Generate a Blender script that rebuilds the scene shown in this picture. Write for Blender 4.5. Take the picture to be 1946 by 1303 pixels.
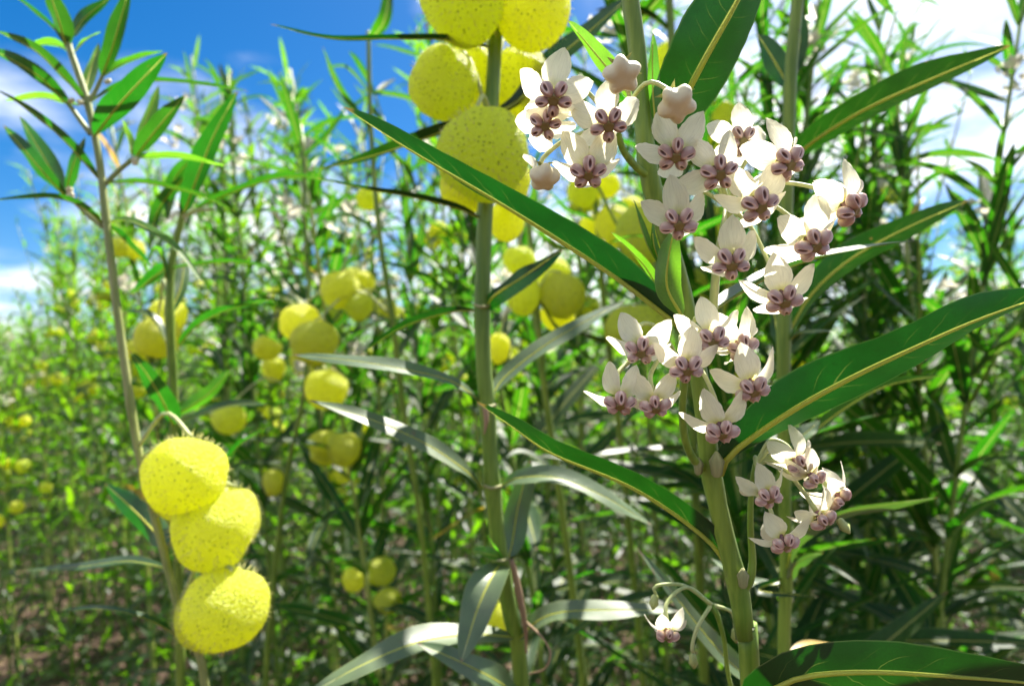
import bpy, math, random
from mathutils import Vector, Matrix, Quaternion, noise

for o in list(bpy.data.objects):
    bpy.data.objects.remove(o)
R = math.radians
rnd = random.Random(11)
sc = bpy.context.scene
COL = sc.collection

# ------------------------------------------------------------------ camera
PW, PH, LENS = 1946.0, 1303.0, 24.0
FPX = PW * LENS / 36.0
CAM = Vector((0.0, 0.0, 1.12))
PITCH = R(2.0)
cd = bpy.data.cameras.new('camera')
cd.lens = LENS
cd.sensor_width = 36.0
cd.clip_start = 0.02
cd.clip_end = 2000.0
cd.dof.use_dof = True
cd.dof.focus_distance = 0.208
cd.dof.aperture_fstop = 12.0
cam = bpy.data.objects.new('camera', cd)
COL.objects.link(cam)
cam.location = CAM
cam.rotation_euler = (R(90) + PITCH, 0, 0)
sc.camera = cam
FWD = Vector((0, math.cos(PITCH), math.sin(PITCH)))
UPV = Vector((0, -math.sin(PITCH), math.cos(PITCH)))
RGT = Vector((1, 0, 0))

# ------------------------------------------------------------------ light
SUN_AZ, SUN_EL = R(34), R(57)
SDIR = Vector((math.sin(SUN_AZ) * math.cos(SUN_EL), math.cos(SUN_AZ) * math.cos(SUN_EL), math.sin(SUN_EL)))
sl = bpy.data.lights.new('sun', 'SUN')
sl.energy = 5.0
sl.angle = R(0.5)
sl.color = (1.0, 0.95, 0.86)
sun = bpy.data.objects.new('sun', sl)
COL.objects.link(sun)
sun.location = (3, 4, 8)
sun.rotation_euler = SDIR.to_track_quat('Z', 'Y').to_euler()

world = bpy.data.worlds.new('World')
sc.world = world
world.use_nodes = True
wt = world.node_tree
wt.nodes.clear()


def wn(kind, **kw):
    n = wt.nodes.new(kind)
    for k, v in kw.items():
        setattr(n, k, v)
    return n


w_out = wn('ShaderNodeOutputWorld')
w_bg = wn('ShaderNodeBackground')
w_bg.inputs['Strength'].default_value = 0.05
w_sky = wn('ShaderNodeTexSky', sky_type='NISHITA', sun_disc=False)
w_sky.sun_elevation = SUN_EL
w_sky.sun_rotation = SUN_AZ
w_sky.altitude = 2000
w_sky.air_density = 1.0
w_sky.dust_density = 3.2
w_sky.ozone_density = 3.0
w_hsv = wn('ShaderNodeHueSaturation')
w_hsv.inputs['Saturation'].default_value = 1.45
# broken white clouds, a layer at constant height over the whole sky
w_tc = wn('ShaderNodeTexCoord')
w_sep = wn('ShaderNodeSeparateXYZ')
w_mz = wn('ShaderNodeMath', operation='MAXIMUM'); w_mz.inputs[1].default_value = 0.0
w_az = wn('ShaderNodeMath', operation='ADD'); w_az.inputs[1].default_value = 0.16
w_dx = wn('ShaderNodeMath', operation='DIVIDE')
w_dy = wn('ShaderNodeMath', operation='DIVIDE')
w_cmb = wn('ShaderNodeCombineXYZ')
w_cmb.inputs[2].default_value = 17.3
w_noi = wn('ShaderNodeTexNoise')
w_noi.inputs['Scale'].default_value = 0.85
w_noi.inputs['Detail'].default_value = 7.0
w_noi.inputs['Roughness'].default_value = 0.55
w_rmp = wn('ShaderNodeMapRange', interpolation_type='SMOOTHSTEP')
w_rmp.inputs['From Min'].default_value = 0.41
w_rmp.inputs['From Max'].default_value = 0.65
w_mix = wn('ShaderNodeMix', data_type='RGBA')
w_mix.inputs['B'].default_value = (11.5, 11.7, 12.0, 1)
L = wt.links.new
L(w_tc.outputs['Generated'], w_sep.inputs[0])
L(w_sep.outputs['Z'], w_mz.inputs[0]); L(w_mz.outputs[0], w_az.inputs[0])
L(w_sep.outputs['X'], w_dx.inputs[0]); L(w_az.outputs[0], w_dx.inputs[1])
L(w_sep.outputs['Y'], w_dy.inputs[0]); L(w_az.outputs[0], w_dy.inputs[1])
L(w_dx.outputs[0], w_cmb.inputs[0]); L(w_dy.outputs[0], w_cmb.inputs[1])
L(w_cmb.outputs[0], w_noi.inputs['Vector'])
L(w_noi.outputs['Fac'], w_rmp.inputs['Value'])
L(w_sky.outputs[0], w_hsv.inputs['Color'])
L(w_hsv.outputs[0], w_mix.inputs['A'])
w_ab = wn('ShaderNodeMath', operation='MULTIPLY_ADD', use_clamp=True)
w_ab.inputs[1].default_value = 25.0
w_ab.inputs[2].default_value = 0.0
w_cl = wn('ShaderNodeMath', operation='MULTIPLY')
L(w_sep.outputs['Z'], w_ab.inputs[0])
L(w_rmp.outputs[0], w_cl.inputs[0]); L(w_ab.outputs[0], w_cl.inputs[1])
L(w_cl.outputs[0], w_mix.inputs['Factor'])
L(w_mix.outputs['Result'], w_bg.inputs['Color'])
L(w_bg.outputs[0], w_out.inputs[0])

sc.view_settings.view_transform = 'Standard'
sc.view_settings.look = 'None'
sc.view_settings.exposure = 1.75
sc.view_settings.gamma = 1.0
sc.view_settings.use_curve_mapping = False
sc.render.engine = 'CYCLES'
cy = sc.cycles
cy.max_bounces = 6
cy.diffuse_bounces = 3
cy.glossy_bounces = 2
cy.transmission_bounces = 4
cy.transparent_max_bounces = 4
cy.sample_clamp_indirect = 6.0
cy.caustics_reflective = False
cy.caustics_refractive = False
cy.use_denoising = True
cy.use_adaptive_sampling = True
cy.adaptive_threshold = 0.025


# ------------------------------------------------------------------ helpers
def at(px, py, d):
    """a point d metres in front of the lens plane, seen at photo pixel px, py"""
    return CAM + FWD * d + RGT * ((px - PW / 2) / FPX * d) + UPV * ((PH / 2 - py) / FPX * d)


def link(o):
    COL.objects.link(o)
    return o


def mesh(name, verts, faces, mat=None, uvs=None, smooth=True, mats=None, midx=None):
    me = bpy.data.meshes.new(name)
    me.from_pydata([tuple(v) for v in verts], [], faces)
    if uvs is not None:
        ul = me.uv_layers.new(name='UVMap')
        flat = []
        for f in faces:
            for i in f:
                flat.extend(uvs[i])
        ul.data.foreach_set('uv', flat)
    if smooth:
        me.polygons.foreach_set('use_smooth', [True] * len(faces))
    for m in (mats or ([mat] if mat else [])):
        me.materials.append(m)
    if midx:
        me.polygons.foreach_set('material_index', midx)
    me.update()
    return me


def part(name, me, parent, loc=(0, 0, 0), q=None, s=1.0):
    o = bpy.data.objects.new(name, me)
    COL.objects.link(o)
    o.parent = parent
    o.location = loc
    if q is not None:
        o.rotation_mode = 'QUATERNION'
        o.rotation_quaternion = q
    if isinstance(s, (int, float)):
        o.scale = (s, s, s)
    else:
        o.scale = s
    return o


def root(name, loc, label, cat, group=None):
    o = bpy.data.objects.new(name, None)
    o.empty_display_size = 0.05
    COL.objects.link(o)
    o.location = loc
    o['label'] = label
    o['category'] = cat
    if group:
        o['group'] = group
    return o


def catmull(pts, n):
    """n+1 points evenly spaced along a smooth curve through pts"""
    P = [Vector(p) for p in pts]
    if len(P) == 2:
        return [P[0].lerp(P[1], i / n) for i in range(n + 1)]
    Q = [P[0] * 2 - P[1]] + P + [P[-1] * 2 - P[-2]]
    dense = []
    for i in range(1, len(Q) - 2):
        p0, p1, p2, p3 = Q[i - 1], Q[i], Q[i + 1], Q[i + 2]
        for k in range(16):
            t = k / 16
            dense.append(0.5 * ((2 * p1) + (p2 - p0) * t + (2 * p0 - 5 * p1 + 4 * p2 - p3) * t * t
                                + (3 * p1 - p0 - 3 * p2 + p3) * t * t * t))
    dense.append(P[-1])
    acc = [0.0]
    for a, b in zip(dense, dense[1:]):
        acc.append(acc[-1] + (b - a).length)
    out, j = [], 0
    for i in range(n + 1):
        s = acc[-1] * i / n
        while j < len(acc) - 2 and acc[j + 1] < s:
            j += 1
        seg = max(acc[j + 1] - acc[j], 1e-9)
        out.append(dense[j].lerp(dense[j + 1], min(1, max(0, (s - acc[j]) / seg))))
    return out


def tube_data(pts, radii, sides=8, cap=True):
    n = len(pts)
    V, F, U = [], [], []
    prev = None
    for i, p in enumerate(pts):
        t = (pts[min(i + 1, n - 1)] - pts[max(i - 1, 0)]).normalized()
        if prev is None:
            ref = Vector((0, 0, 1)) if abs(t.z) < 0.9 else Vector((1, 0, 0))
            a = t.cross(ref).normalized()
        else:
            a = (prev - t * prev.dot(t)).normalized()
        prev = a
        b = t.cross(a)
        for k in range(sides):
            an = 2 * math.pi * k / sides
            V.append(p + (a * math.cos(an) + b * math.sin(an)) * radii[i])
            U.append((i / max(1, n - 1), k / sides))
    for i in range(n - 1):
        for k in range(sides):
            k2 = (k + 1) % sides
            F.append((i * sides + k, i * sides + k2, (i + 1) * sides + k2, (i + 1) * sides + k))
    if cap:
        F.append(tuple(range(sides - 1, -1, -1)))
        F.append(tuple((n - 1) * sides + k for k in range(sides)))
    return V, F, U


def lerp_list(vals, n):
    out = []
    for i in range(n + 1):
        x = i / n * (len(vals) - 1)
        j = min(int(x), len(vals) - 2)
        out.append(vals[j] + (vals[j + 1] - vals[j]) * (x - j))
    return out


# ------------------------------------------------------------------ materials
def new_mat(name):
    m = bpy.data.materials.new(name)
    m.use_nodes = True
    nt = m.node_tree
    nt.nodes.clear()
    out = nt.nodes.new('ShaderNodeOutputMaterial')
    return m, nt, out


class NT:
    def __init__(self, nt):
        self.nt = nt

    def n(self, kind, ins=None, **kw):
        nd = self.nt.nodes.new(kind)
        for k, v in kw.items():
            setattr(nd, k, v)
        for k, v in (ins or {}).items():
            if hasattr(v, 'is_output') or isinstance(v, bpy.types.NodeSocket):
                self.nt.links.new(v, nd.inputs[k])
            else:
                nd.inputs[k].default_value = v
        return nd

    def math(self, op, a, b=0.0, c=None, clamp=False):
        nd = self.nt.nodes.new('ShaderNodeMath')
        nd.operation = op
        nd.use_clamp = clamp
        for i, v in enumerate([a, b] + ([c] if c is not None else [])):
            if isinstance(v, bpy.types.NodeSocket):
                self.nt.links.new(v, nd.inputs[i])
            else:
                nd.inputs[i].default_value = v
        return nd.outputs[0]

    def mix(self, f, a, b):
        nd = self.nt.nodes.new('ShaderNodeMix')
        nd.data_type = 'RGBA'
        for k, v in (('Factor', f), ('A', a), ('B', b)):
            s = nd.inputs[k] if k == 'Factor' else [x for x in nd.inputs if x.name == k and x.type == 'RGBA'][0]
            if isinstance(v, bpy.types.NodeSocket):
                self.nt.links.new(v, s)
            elif k == 'Factor':
                s.default_value = v
            else:
                s.default_value = (*v, 1)
        return [x for x in nd.outputs if x.type == 'RGBA'][0]

    def ramp(self, v, lo, hi):
        return self.n('ShaderNodeMapRange', {'Value': v, 'From Min': lo, 'From Max': hi},
                      interpolation_type='SMOOTHSTEP').outputs[0]


def leaf_material(name, top, under, trans, rib, tfac=0.42, rough=0.42, spec=0.75, veins=True, var=0.34):
    m, nt, out = new_mat(name)
    g = NT(nt)
    uv = g.n('ShaderNodeUVMap').outputs[0]
    sp = g.n('ShaderNodeSeparateXYZ', {0: uv})
    u, v = sp.outputs[0], sp.outputs[1]
    s = g.math('ABSOLUTE', g.math('MULTIPLY_ADD', v, 2.0, -1.0))          # 0 midrib .. 1 edge
    geo = g.n('ShaderNodeNewGeometry')
    oi = g.n('ShaderNodeObjectInfo')
    tc = g.n('ShaderNodeTexCoord')
    noi = g.n('ShaderNodeTexNoise', {'Vector': tc.outputs['Object'], 'Scale': 55.0, 'Detail': 3.0})
    fine = g.n('ShaderNodeTexVoronoi', {'Vector': tc.outputs['Object'], 'Scale': 900.0}, feature='DISTANCE_TO_EDGE')
    base = g.mix(geo.outputs['Backfacing'], top, under)
    h = g.n('ShaderNodeHueSaturation', {'Color': base,
            'Hue': g.math('MULTIPLY_ADD', oi.outputs['Random'], 0.03, 0.485),
            'Value': g.math('MULTIPLY_ADD', noi.outputs['Fac'], var * 2, 1.0 - var)})
    base = h.outputs[0]
    ht = g.n('ShaderNodeHueSaturation', {'Color': (*trans, 1),
             'Hue': g.math('MULTIPLY_ADD', oi.outputs['Random'], 0.03, 0.485),
             'Value': g.math('MULTIPLY_ADD', noi.outputs['Fac'], var * 2.6, 1.0 - var * 1.3)})
    tcol = ht.outputs[0]
    bump_h = noi.outputs['Fac']
    if veins:
        ribm = g.math('SUBTRACT', 1.0, g.ramp(s, 0.03, 0.085))
        ph = g.math('SUBTRACT', g.math('MULTIPLY', u, 13.0), g.math('MULTIPLY', g.math('POWER', s, 1.3), 1.7))
        fr = g.math('ABSOLUTE', g.math('SUBTRACT', g.math('FRACT', g.math('ADD', ph,
                    g.math('MULTIPLY', noi.outputs['Fac'], 1.1))), 0.5))
        vein = g.math('MULTIPLY', g.math('SUBTRACT', 1.0, g.ramp(fr, 0.012, 0.04)),
                      g.math('MULTIPLY', g.math('SUBTRACT', 1.0, g.ramp(s, 0.35, 0.80)), g.ramp(noi.outputs['Fac'], 0.38, 0.62)))
        net = g.math('SUBTRACT', 1.0, g.ramp(fine.outputs['Distance'], 0.0, 0.10))
        vm = g.math('MAXIMUM', ribm, g.math('MULTIPLY', vein, 0.10))
        base = g.mix(vm, base, rib)
        tcol = g.mix(g.math('MAXIMUM', ribm, g.math('MULTIPLY', vein, 0.13)), tcol,
                     tuple(min(1, c * 1.3) for c in rib))
        tcol = g.mix(g.math('MULTIPLY', net, 0.45), tcol, tuple(c * 0.45 for c in trans))
        blot = g.n('ShaderNodeTexNoise', {'Vector': tc.outputs['Object'], 'Scale': 130.0, 'Detail': 2.0}).outputs['Fac']
        bm = g.math('MAXIMUM', g.math('MULTIPLY', g.ramp(blot, 0.73, 0.77), 0.7),
                    g.math('MULTIPLY', g.ramp(g.math('ADD', u, g.math('MULTIPLY', noi.outputs['Fac'], 0.06)), 0.985, 1.01), 0.8))
        base = g.mix(bm, base, (0.16, 0.10, 0.04))
        tcol = g.mix(bm, tcol, (0.20, 0.13, 0.03))
        edge = g.ramp(s, 0.93, 0.99)
        base = g.mix(g.math('MULTIPLY', edge, 0.6), base, (0.30, 0.36, 0.12))
        bump_h = g.math('ADD', g.math('MULTIPLY', noi.outputs['Fac'], 0.5), g.math('MULTIPLY', vm, -0.8))
    bmp = g.n('ShaderNodeBump', {'Height': bump_h, 'Strength': 0.35, 'Distance': 0.0012})
    pr = g.n('ShaderNodeBsdfPrincipled', {'Base Color': base, 'Roughness': rough,
             'Specular IOR Level': spec, 'Normal': bmp.outputs[0]})
    tr = g.n('ShaderNodeBsdfTranslucent', {'Color': tcol})
    mx = g.n('ShaderNodeMixShader', {0: tfac, 1: pr.outputs[0], 2: tr.outputs[0]})
    nt.links.new(mx.outputs[0], out.inputs[0])
    return m


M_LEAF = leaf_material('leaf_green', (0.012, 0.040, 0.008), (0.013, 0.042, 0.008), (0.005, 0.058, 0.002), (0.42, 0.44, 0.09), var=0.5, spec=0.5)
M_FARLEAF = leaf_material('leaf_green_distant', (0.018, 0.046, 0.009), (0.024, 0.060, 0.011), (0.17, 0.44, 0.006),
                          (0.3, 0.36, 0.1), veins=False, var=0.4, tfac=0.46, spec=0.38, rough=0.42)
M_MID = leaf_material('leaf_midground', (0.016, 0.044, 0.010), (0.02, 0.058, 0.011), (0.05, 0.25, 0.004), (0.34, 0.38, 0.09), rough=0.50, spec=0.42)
M_LEFT = leaf_material('leaf_fresh', (0.026, 0.070, 0.016), (0.04, 0.10, 0.022), (0.025, 0.19, 0.006), (0.42, 0.46, 0.10))
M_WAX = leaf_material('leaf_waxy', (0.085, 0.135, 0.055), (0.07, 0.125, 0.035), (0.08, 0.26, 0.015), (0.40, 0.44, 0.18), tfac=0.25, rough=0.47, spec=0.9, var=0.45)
M_YLEAF = leaf_material('leaf_yellowed', (0.42, 0.30, 0.04), (0.45, 0.34, 0.08), (0.75, 0.50, 0.04), (0.5, 0.42, 0.12))
M_YOUNG = leaf_material('leaf_young', (0.06, 0.15, 0.02), (0.09, 0.19, 0.03), (0.16, 0.50, 0.015), (0.48, 0.52, 0.13), tfac=0.46)


def stem_material(name, a, b, rough=0.5, sheen=0.5):
    m, nt, out = new_mat(name)
    g = NT(nt)
    tc = g.n('ShaderNodeTexCoord')
    mp = g.n('ShaderNodeMapping', {'Vector': tc.outputs['Object'], 'Scale': (500, 500, 18)})
    noi = g.n('ShaderNodeTexNoise', {'Vector': mp.outputs[0], 'Scale': 1.0, 'Detail': 4.0})
    n2 = g.n('ShaderNodeTexNoise', {'Vector': tc.outputs['Object'], 'Scale': 26.0, 'Detail': 4.0})
    f = g.math('ADD', g.math('MULTIPLY', noi.outputs['Fac'], 0.6), g.math('MULTIPLY', n2.outputs['Fac'], 0.5))
    col = g.mix(g.ramp(f, 0.38, 0.70), a, b)
    spots = g.ramp(g.n('ShaderNodeTexNoise', {'Vector': tc.outputs['Object'], 'Scale': 120.0, 'Detail': 3.0}).outputs['Fac'], 0.70, 0.76)
    col = g.mix(g.math('MULTIPLY', spots, 0.6), col, (0.10, 0.06, 0.03))
    bmp = g.n('ShaderNodeBump', {'Height': noi.outputs['Fac'], 'Strength': 0.4, 'Distance': 0.0006})
    pr = g.n('ShaderNodeBsdfPrincipled', {'Base Color': col, 'Roughness': rough, 'Sheen Weight': sheen * 0.12,
             'Sheen Roughness': 0.4, 'Subsurface Weight': 0.0, 'Normal': bmp.outputs[0]})
    nt.links.new(pr.outputs[0], out.inputs[0])
    return m


M_STEM = stem_material('stem_green', (0.10, 0.18, 0.012), (0.21, 0.30, 0.030))
M_STEMF = stem_material('stem_field', (0.20, 0.28, 0.035), (0.38, 0.43, 0.08))
M_STEMD = stem_material('stem_old', (0.085, 0.17, 0.010), (0.17, 0.27, 0.026))
M_STEMP = stem_material('stem_pale', (0.19, 0.23, 0.05), (0.32, 0.34, 0.12), sheen=0.8)
M_PED = stem_material('stalk_pale', (0.36, 0.42, 0.14), (0.50, 0.52, 0.22), sheen=0.8)
M_DRY = stem_material('stalk_dry', (0.20, 0.12, 0.06), (0.34, 0.23, 0.13), rough=0.8, sheen=0.1)
M_SCAR = stem_material('node_scar', (0.17, 0.18, 0.06), (0.30, 0.29, 0.12), rough=0.7, sheen=0.2)


def fruit_material(name, a, b, trans, speck, tfac=0.5):
    m, nt, out = new_mat(name)
    g = NT(nt)
    tc = g.n('ShaderNodeTexCoord')
    oi = g.n('ShaderNodeObjectInfo')
    off = g.n('ShaderNodeVectorMath', {0: tc.outputs['Object'], 1: oi.outputs['Random']}, operation='ADD').outputs[0]
    noi = g.n('ShaderNodeTexNoise', {'Vector': off, 'Scale': 1.3, 'Detail': 3.0})
    vor = g.n('ShaderNodeTexVoronoi', {'Vector': off, 'Scale': 10.0, 'Randomness': 1.0})
    wrk = g.n('ShaderNodeTexNoise', {'Vector': off, 'Scale': 13.0, 'Detail': 4.0})
    bumpv = g.n('ShaderNodeTexVoronoi', {'Vector': off, 'Scale': 16.0}, feature='SMOOTH_F1')
    col = g.mix(noi.outputs['Fac'], a, b)
    h = g.n('ShaderNodeHueSaturation', {'Color': col, 'Hue': g.math('MULTIPLY_ADD', oi.outputs['Random'], 0.02, 0.49)})
    sm = g.math('SUBTRACT', 1.0, g.ramp(vor.outputs['Distance'], 0.14, 0.34))
    keep = g.ramp(g.n('ShaderNodeSeparateColor', {0: vor.outputs['Color']}).outputs[0], 0.50, 0.58)
    sm = g.math('MULTIPLY', sm, keep)
    base = g.mix(g.math('MULTIPLY', sm, 0.75), h.outputs[0], speck)
    tcol = g.mix(g.math('MULTIPLY', sm, 0.75), trans, tuple(c * 0.5 for c in speck))
    hh = g.math('ADD', g.math('MULTIPLY', wrk.outputs['Fac'], 0.9), g.math('MULTIPLY', bumpv.outputs['Distance'], 0.5))
    bmp = g.n('ShaderNodeBump', {'Height': hh, 'Strength': 0.45, 'Distance': 0.05})
    pr = g.n('ShaderNodeBsdfPrincipled', {'Base Color': base, 'Roughness': 0.45, 'Specular IOR Level': 0.4,
             'Sheen Weight': 0.03, 'Normal': bmp.outputs[0]})
    tr = g.n('ShaderNodeBsdfTranslucent', {'Color': tcol, 'Normal': bmp.outputs[0]})
    mx = g.n('ShaderNodeMixShader', {0: tfac, 1: pr.outputs[0], 2: tr.outputs[0]})
    nt.links.new(mx.outputs[0], out.inputs[0])
    return m


M_FRUIT = fruit_material('fruit_yellow', (0.72, 0.76, 0.075), (0.82, 0.85, 0.18), (0.94, 0.965, 0.02), (0.24, 0.34, 0.02), 0.64)
M_FRUITG = fruit_material('fruit_greenish', (0.60, 0.70, 0.08), (0.72, 0.79, 0.16), (0.90, 0.97, 0.05), (0.20, 0.30, 0.02), 0.66)
M_BRIST = stem_material('bristle_pale', (0.58, 0.56, 0.14), (0.66, 0.62, 0.20), sheen=0.2)


def petal_material():
    m, nt, out = new_mat('petal_white')
    g = NT(nt)
    uv = g.n('ShaderNodeUVMap').outputs[0]
    sp = g.n('ShaderNodeSeparateXYZ', {0: uv})
    tc = g.n('ShaderNodeTexCoord')
    mp = g.n('ShaderNodeMapping', {'Vector': uv, 'Scale': (3, 28, 1)})
    st = g.n('ShaderNodeTexNoise', {'Vector': mp.outputs[0], 'Scale': 1.0, 'Detail': 3.0})
    c = g.mix(g.math('SUBTRACT', 1.0, g.ramp(sp.outputs[0], 0.02, 0.38)), (0.93, 0.895, 0.75), (0.68, 0.68, 0.20))
    c = g.mix(g.math('MULTIPLY', g.ramp(st.outputs['Fac'], 0.35, 0.8), 0.6), c, (0.74, 0.70, 0.60))
    bmp = g.n('ShaderNodeBump', {'Height': st.outputs['Fac'], 'Strength': 0.7, 'Distance': 0.0005})
    pr = g.n('ShaderNodeBsdfPrincipled', {'Base Color': c, 'Roughness': 0.55, 'Sheen Weight': 0.05, 'Normal': bmp.outputs[0]})
    tcl = g.mix(g.math('SUBTRACT', 1.0, g.ramp(sp.outputs[0], 0.02, 0.42)), (1.0, 0.95, 0.76), (0.78, 0.75, 0.22))
    tcl = g.mix(g.math('MULTIPLY', g.ramp(st.outputs['Fac'], 0.40, 0.75), 0.5), tcl, (0.70, 0.64, 0.48))
    tr = g.n('ShaderNodeBsdfTranslucent', {'Color': tcl, 'Normal': bmp.outputs[0]})
    mx = g.n('ShaderNodeMixShader', {0: 0.66, 1: pr.outputs[0], 2: tr.outputs[0]})
    nt.links.new(mx.outputs[0], out.inputs[0])
    return m


def hood_material():
    m, nt, out = new_mat('hood_mauve')
    g = NT(nt)
    uv = g.n('ShaderNodeUVMap').outputs[0]
    sp = g.n('ShaderNodeSeparateXYZ', {0: uv})
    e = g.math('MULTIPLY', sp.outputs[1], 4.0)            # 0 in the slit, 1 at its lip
    tc = g.n('ShaderNodeTexCoord')
    noi = g.n('ShaderNodeTexNoise', {'Vector': tc.outputs['Object'], 'Scale': 500.0, 'Detail': 3.0})
    c = g.mix(noi.outputs['Fac'], (0.33, 0.185, 0.150), (0.56, 0.37, 0.30))
    c = g.mix(g.math('MULTIPLY', g.ramp(e, 2.6, 3.6), 0.55), c, (0.76, 0.62, 0.48))
    rim = g.math('MULTIPLY', g.ramp(e, 0.75, 1.0), g.math('SUBTRACT', 1.0, g.ramp(e, 1.25, 1.9)))
    c = g.mix(g.math('MULTIPLY', rim, 0.8), c, (0.82, 0.63, 0.53))
    c = g.mix(g.math('SUBTRACT', 1.0, g.ramp(e, 0.55, 0.95)), c, (0.13, 0.05, 0.04))  # slit: darker pigment, with the shade inside it put into the colour
    pr = g.n('ShaderNodeBsdfPrincipled', {'Base Color': c, 'Roughness': 0.38, 'Specular IOR Level': 0.5,
             'Subsurface Weight': 0.25, 'Subsurface Radius': (0.002, 0.001, 0.001), 'Subsurface Scale': 0.6})
    nt.links.new(pr.outputs[0], out.inputs[0])
    return m


def plain(name, col, rough=0.5, sss=0.0, noise_amt=0.2, scale=400.0, trans=None, tfac=0.0):
    m, nt, out = new_mat(name)
    g = NT(nt)
    tc = g.n('ShaderNodeTexCoord')
    noi = g.n('ShaderNodeTexNoise', {'Vector': tc.outputs['Object'], 'Scale': scale, 'Detail': 3.0})
    c = g.mix(noi.outputs['Fac'], tuple(x * (1 - noise_amt) for x in col), tuple(min(1, x * (1 + noise_amt)) for x in col))
    pr = g.n('ShaderNodeBsdfPrincipled', {'Base Color': c, 'Roughness': rough, 'Sheen Weight': 0.03})
    if trans:
        tr = g.n('ShaderNodeBsdfTranslucent', {'Color': (*trans, 1)})
        mx = g.n('ShaderNodeMixShader', {0: tfac, 1: pr.outputs[0], 2: tr.outputs[0]})
        nt.links.new(mx.outputs[0], out.inputs[0])
    else:
        nt.links.new(pr.outputs[0], out.inputs[0])
    return m


M_PETAL = petal_material()
M_HOOD = hood_material()
M_CENTRE = plain('flower_centre_brown', (0.22, 0.17, 0.05), 0.4)
M_COLUMN = plain('flower_column', (0.26, 0.13, 0.14), 0.5)
M_BUD = plain('bud_cream', (0.74, 0.66, 0.42), 0.5, noise_amt=0.14, scale=250, trans=(0.85, 0.78, 0.55), tfac=0.12)
M_CALYX = plain('calyx_green', (0.34, 0.38, 0.12), 0.5)
M_RIB = plain('midrib_yellow', (0.46, 0.48, 0.07), 0.45, noise_amt=0.1, trans=(0.75, 0.78, 0.08), tfac=0.4)
M_FARPETAL = plain('flower_cream_distant', (0.74, 0.70, 0.58), 0.6, noise_amt=0.1, trans=(0.8, 0.75, 0.6), tfac=0.4)


def soil_material():
    m, nt, out = new_mat('soil_brown')
    g = NT(nt)
    tc = g.n('ShaderNodeTexCoord')
    n1 = g.n('ShaderNodeTexNoise', {'Vector': tc.outputs['Object'], 'Scale': 3.0, 'Detail': 8.0})
    n2 = g.n('ShaderNodeTexNoise', {'Vector': tc.outputs['Object'], 'Scale': 45.0, 'Detail': 6.0})
    c = g.mix(n1.outputs['Fac'], (0.036, 0.018, 0.011), (0.085, 0.046, 0.027))
    c = g.mix(g.ramp(n2.outputs['Fac'], 0.5, 0.75), c, (0.13, 0.085, 0.052))
    bmp = g.n('ShaderNodeBump', {'Height': n2.outputs['Fac'], 'Strength': 0.9, 'Distance': 0.02})
    pr = g.n('ShaderNodeBsdfPrincipled', {'Base Color': c, 'Roughness': 0.95, 'Normal': bmp.outputs[0]})
    nt.links.new(pr.outputs[0], out.inputs[0])
    return m


M_SOIL = soil_material()
M_LITTER = plain('leaf_litter_brown', (0.15, 0.10, 0.05), 0.9, noise_amt=0.5, scale=20)


# ------------------------------------------------------------------ leaf shapes
def prof(t):
    a, b = 0.62, 0.80
    m = a / (a + b)
    w = (t ** a) * ((1 - t) ** b) / ((m ** a) * ((1 - m) ** b))
    return max(w, 0.07 * (1 - t) if t < 0.5 else 0.0)


def blade_data(pts, nrms, width, fold=R(18), wave=0.0, cols=(-1, -0.55, -0.12, 0, 0.12, 0.55, 1), ph=0.0, jag=0.0):
    """sheet along pts; nrms give the upper side; halves rise by fold"""
    n = len(pts) - 1
    V, F, U = [], [], []
    m = len(cols)
    length = sum((b - a).length for a, b in zip(pts, pts[1:]))
    for i, p in enumerate(pts):
        t = i / n
        tan = (pts[min(i + 1, n)] - pts[max(i - 1, 0)]).normalized()
        nn = nrms[i] - tan * nrms[i].dot(tan)
        nn.normalize()
        side = tan.cross(nn)
        hw = prof(t) * width * 0.5
        fo = fold * (1.15 - 0.5 * t)
        for c in cols:
            sg = 1 if c > 0 else -1
            a = abs(c)
            amp = wave * width * a * a * math.sin(t * (9 + 3 * sg) + ph + sg * 1.3) * min(1, 6 * t * (1 - t))
            hw2 = hw * (1 + jag * math.sin(t * 61 + sg * 2 + ph) * a)
            bend = a - 0.16 * a * a
            V.append(p + side * (sg * bend * hw2 * math.cos(fo)) + nn * (a ** 1.15 * hw2 * math.sin(fo) + amp))
            U.append((t, 0.5 + 0.5 * c))
    for i in range(n):
        for k in range(m - 1):
            a = i * m + k
            F.append((a, a + 1, a + m + 1, a + m))
    return V, F, U


def img_normals(pts, r0, r1):
    """upper-side normals: r=0 faces the lens, 90 faces up, above 90 shows the underside"""
    out = []
    n = len(pts) - 1
    for i, p in enumerate(pts):
        tan = (pts[min(i + 1, n)] - pts[max(i - 1, 0)]).normalized()
        v = (CAM - p).normalized()
        vp = (v - tan * v.dot(tan)).normalized()
        e = v.cross(tan).normalized()
        if out_sign[0] is None:
            ref = Vector((0, 0, 1)) + RGT * 0.35
            out_sign[0] = 1 if e.dot(ref) > 0 else -1
        e = e * out_sign[0]
        r = R(r0 + (r1 - r0) * i / n)
        out.append(vp * math.cos(r) + e * math.sin(r))
    return out


out_sign = [None]


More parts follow.
